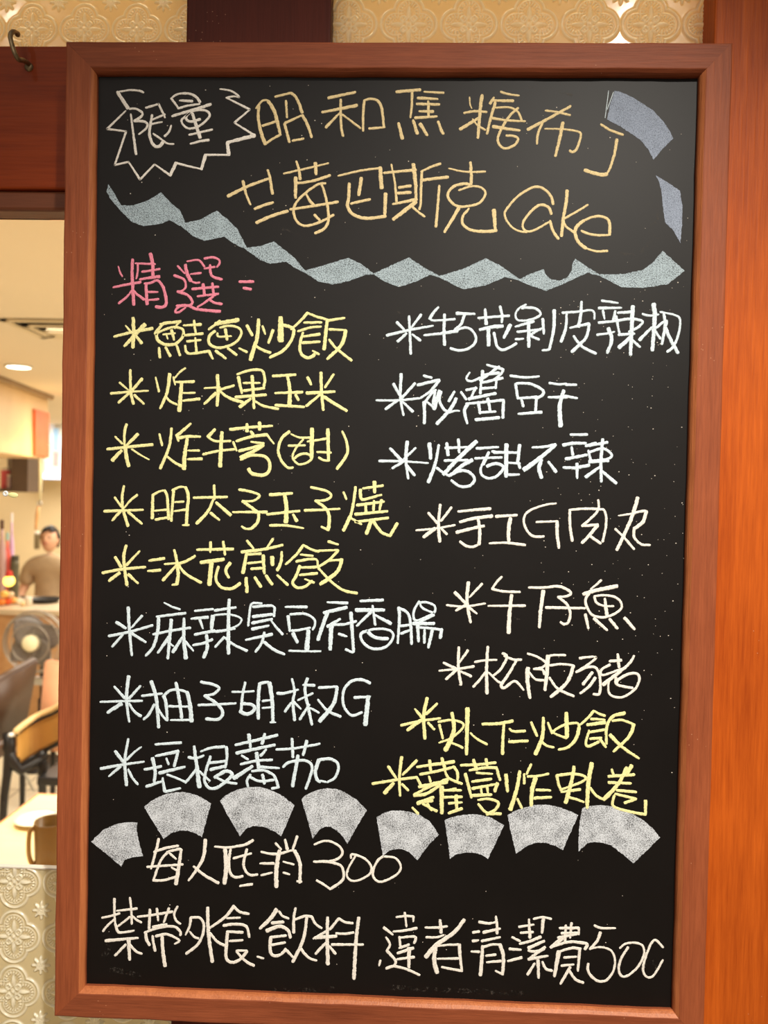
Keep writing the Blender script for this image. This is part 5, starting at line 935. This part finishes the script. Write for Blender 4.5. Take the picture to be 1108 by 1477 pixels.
inner = [p + (cen - p) * .03 for p in quad]
prism('edge_band', quad, ZT - .03, ZT - .002, P_['edge'], tb); prism('table_top', inner, ZT - .028, ZT, P_['table'], tb)
for p in quad:
    q_ = p + (cen - p) * .14 - tb.location; bm = bmesh.new(); cyl(bm, (q_.x, q_.y, 0), .022, ZT - .03, 12, .028); from_bm('leg', bm, P_['edge'], tb, True)
m0 = atz(73, 1262, ZT); mg = empty('mug', (m0.x, m0.y, ZT), 'tall olive-brown mug with a handle near the right end of the pale table', 'mug', rz=.5)
MG = plain('olive_brown_glaze', (112, 80, 28), .35, .4, coat=.1)
bm = bmesh.new(); lathe(bm, [(0, 0), (.036, 0), (.040, .006), (.045, .148), (.0445, .152), (.0415, .150), (.037, .01), (0, .008)], 32); from_bm('cup', bm, MG, mg, True)
bm = bmesh.new(); tube(bm, smooth_pts([Vector((-.042, 0, .135)), Vector((-.052, -.006, .138)), Vector((-.056, -.008, .11)), Vector((-.055, -.008, .07)), Vector((-.048, -.005, .045)), Vector((-.039, 0, .04))], 5), .0065, 10); from_bm('handle', bm, plain('gold_olive_glaze', (150, 116, 62), .3), mg, True)
s0 = atz(52, 1186, ZT); sr = empty('saucer', (s0.x, s0.y, ZT), 'white saucer on the pale table behind the mug', 'saucer')
bm = bmesh.new(); lathe(bm, [(0, 0), (.035, 0), (.04, .004), (.064, .013), (.065, .015), (.04, .008), (0, .005)], 36); from_bm('dish', bm, plain('white_glaze', (246, 238, 214), .25), sr, True)
bm = bmesh.new(); tube(bm, [(math.cos(k * math.pi / 16) * .064, math.sin(k * math.pi / 16) * .064, .0145) for k in range(32)], .0018, 6, True); from_bm('rim', bm, plain('rim_glaze', (226, 212, 180), .3), sr, True)
# small tag stuck on the clear glass
tp = at(14, 713, .0555)
tg = empty('glass_tag', tp, 'small pale yellow tag with a white round head stuck on the clear glass', 'tag')
TY = plain('pale_yellow_tag', (250, 240, 168), .5, emit=(250, 240, 168), es=0)
bm = bmesh.new()
for (x, y, rx, rz_) in ((19, 714, 7.5, 3.8),): bmesh.ops.create_uvsphere(bm, u_segments=16, v_segments=10, radius=1, matrix=Matrix.Translation(at(x, y, .0555)) @ Matrix.Rotation(.12, 4, 'Y') @ Matrix.Diagonal((rx * .00068, .0012, rz_ * .00068, 1)))
rel(from_bm('tag_body', bm, TY, None, True), tg)
bm = bmesh.new(); c_ = at(8, 712, .0550); tube(bm, [c_ + Vector((math.cos(k * math.pi / 8) * .0018, 0, math.sin(k * math.pi / 8) * .0018)) for k in range(16)], .0011, 8, True); rel(from_bm('eyelet', bm, P_['white'], None, True), tg)
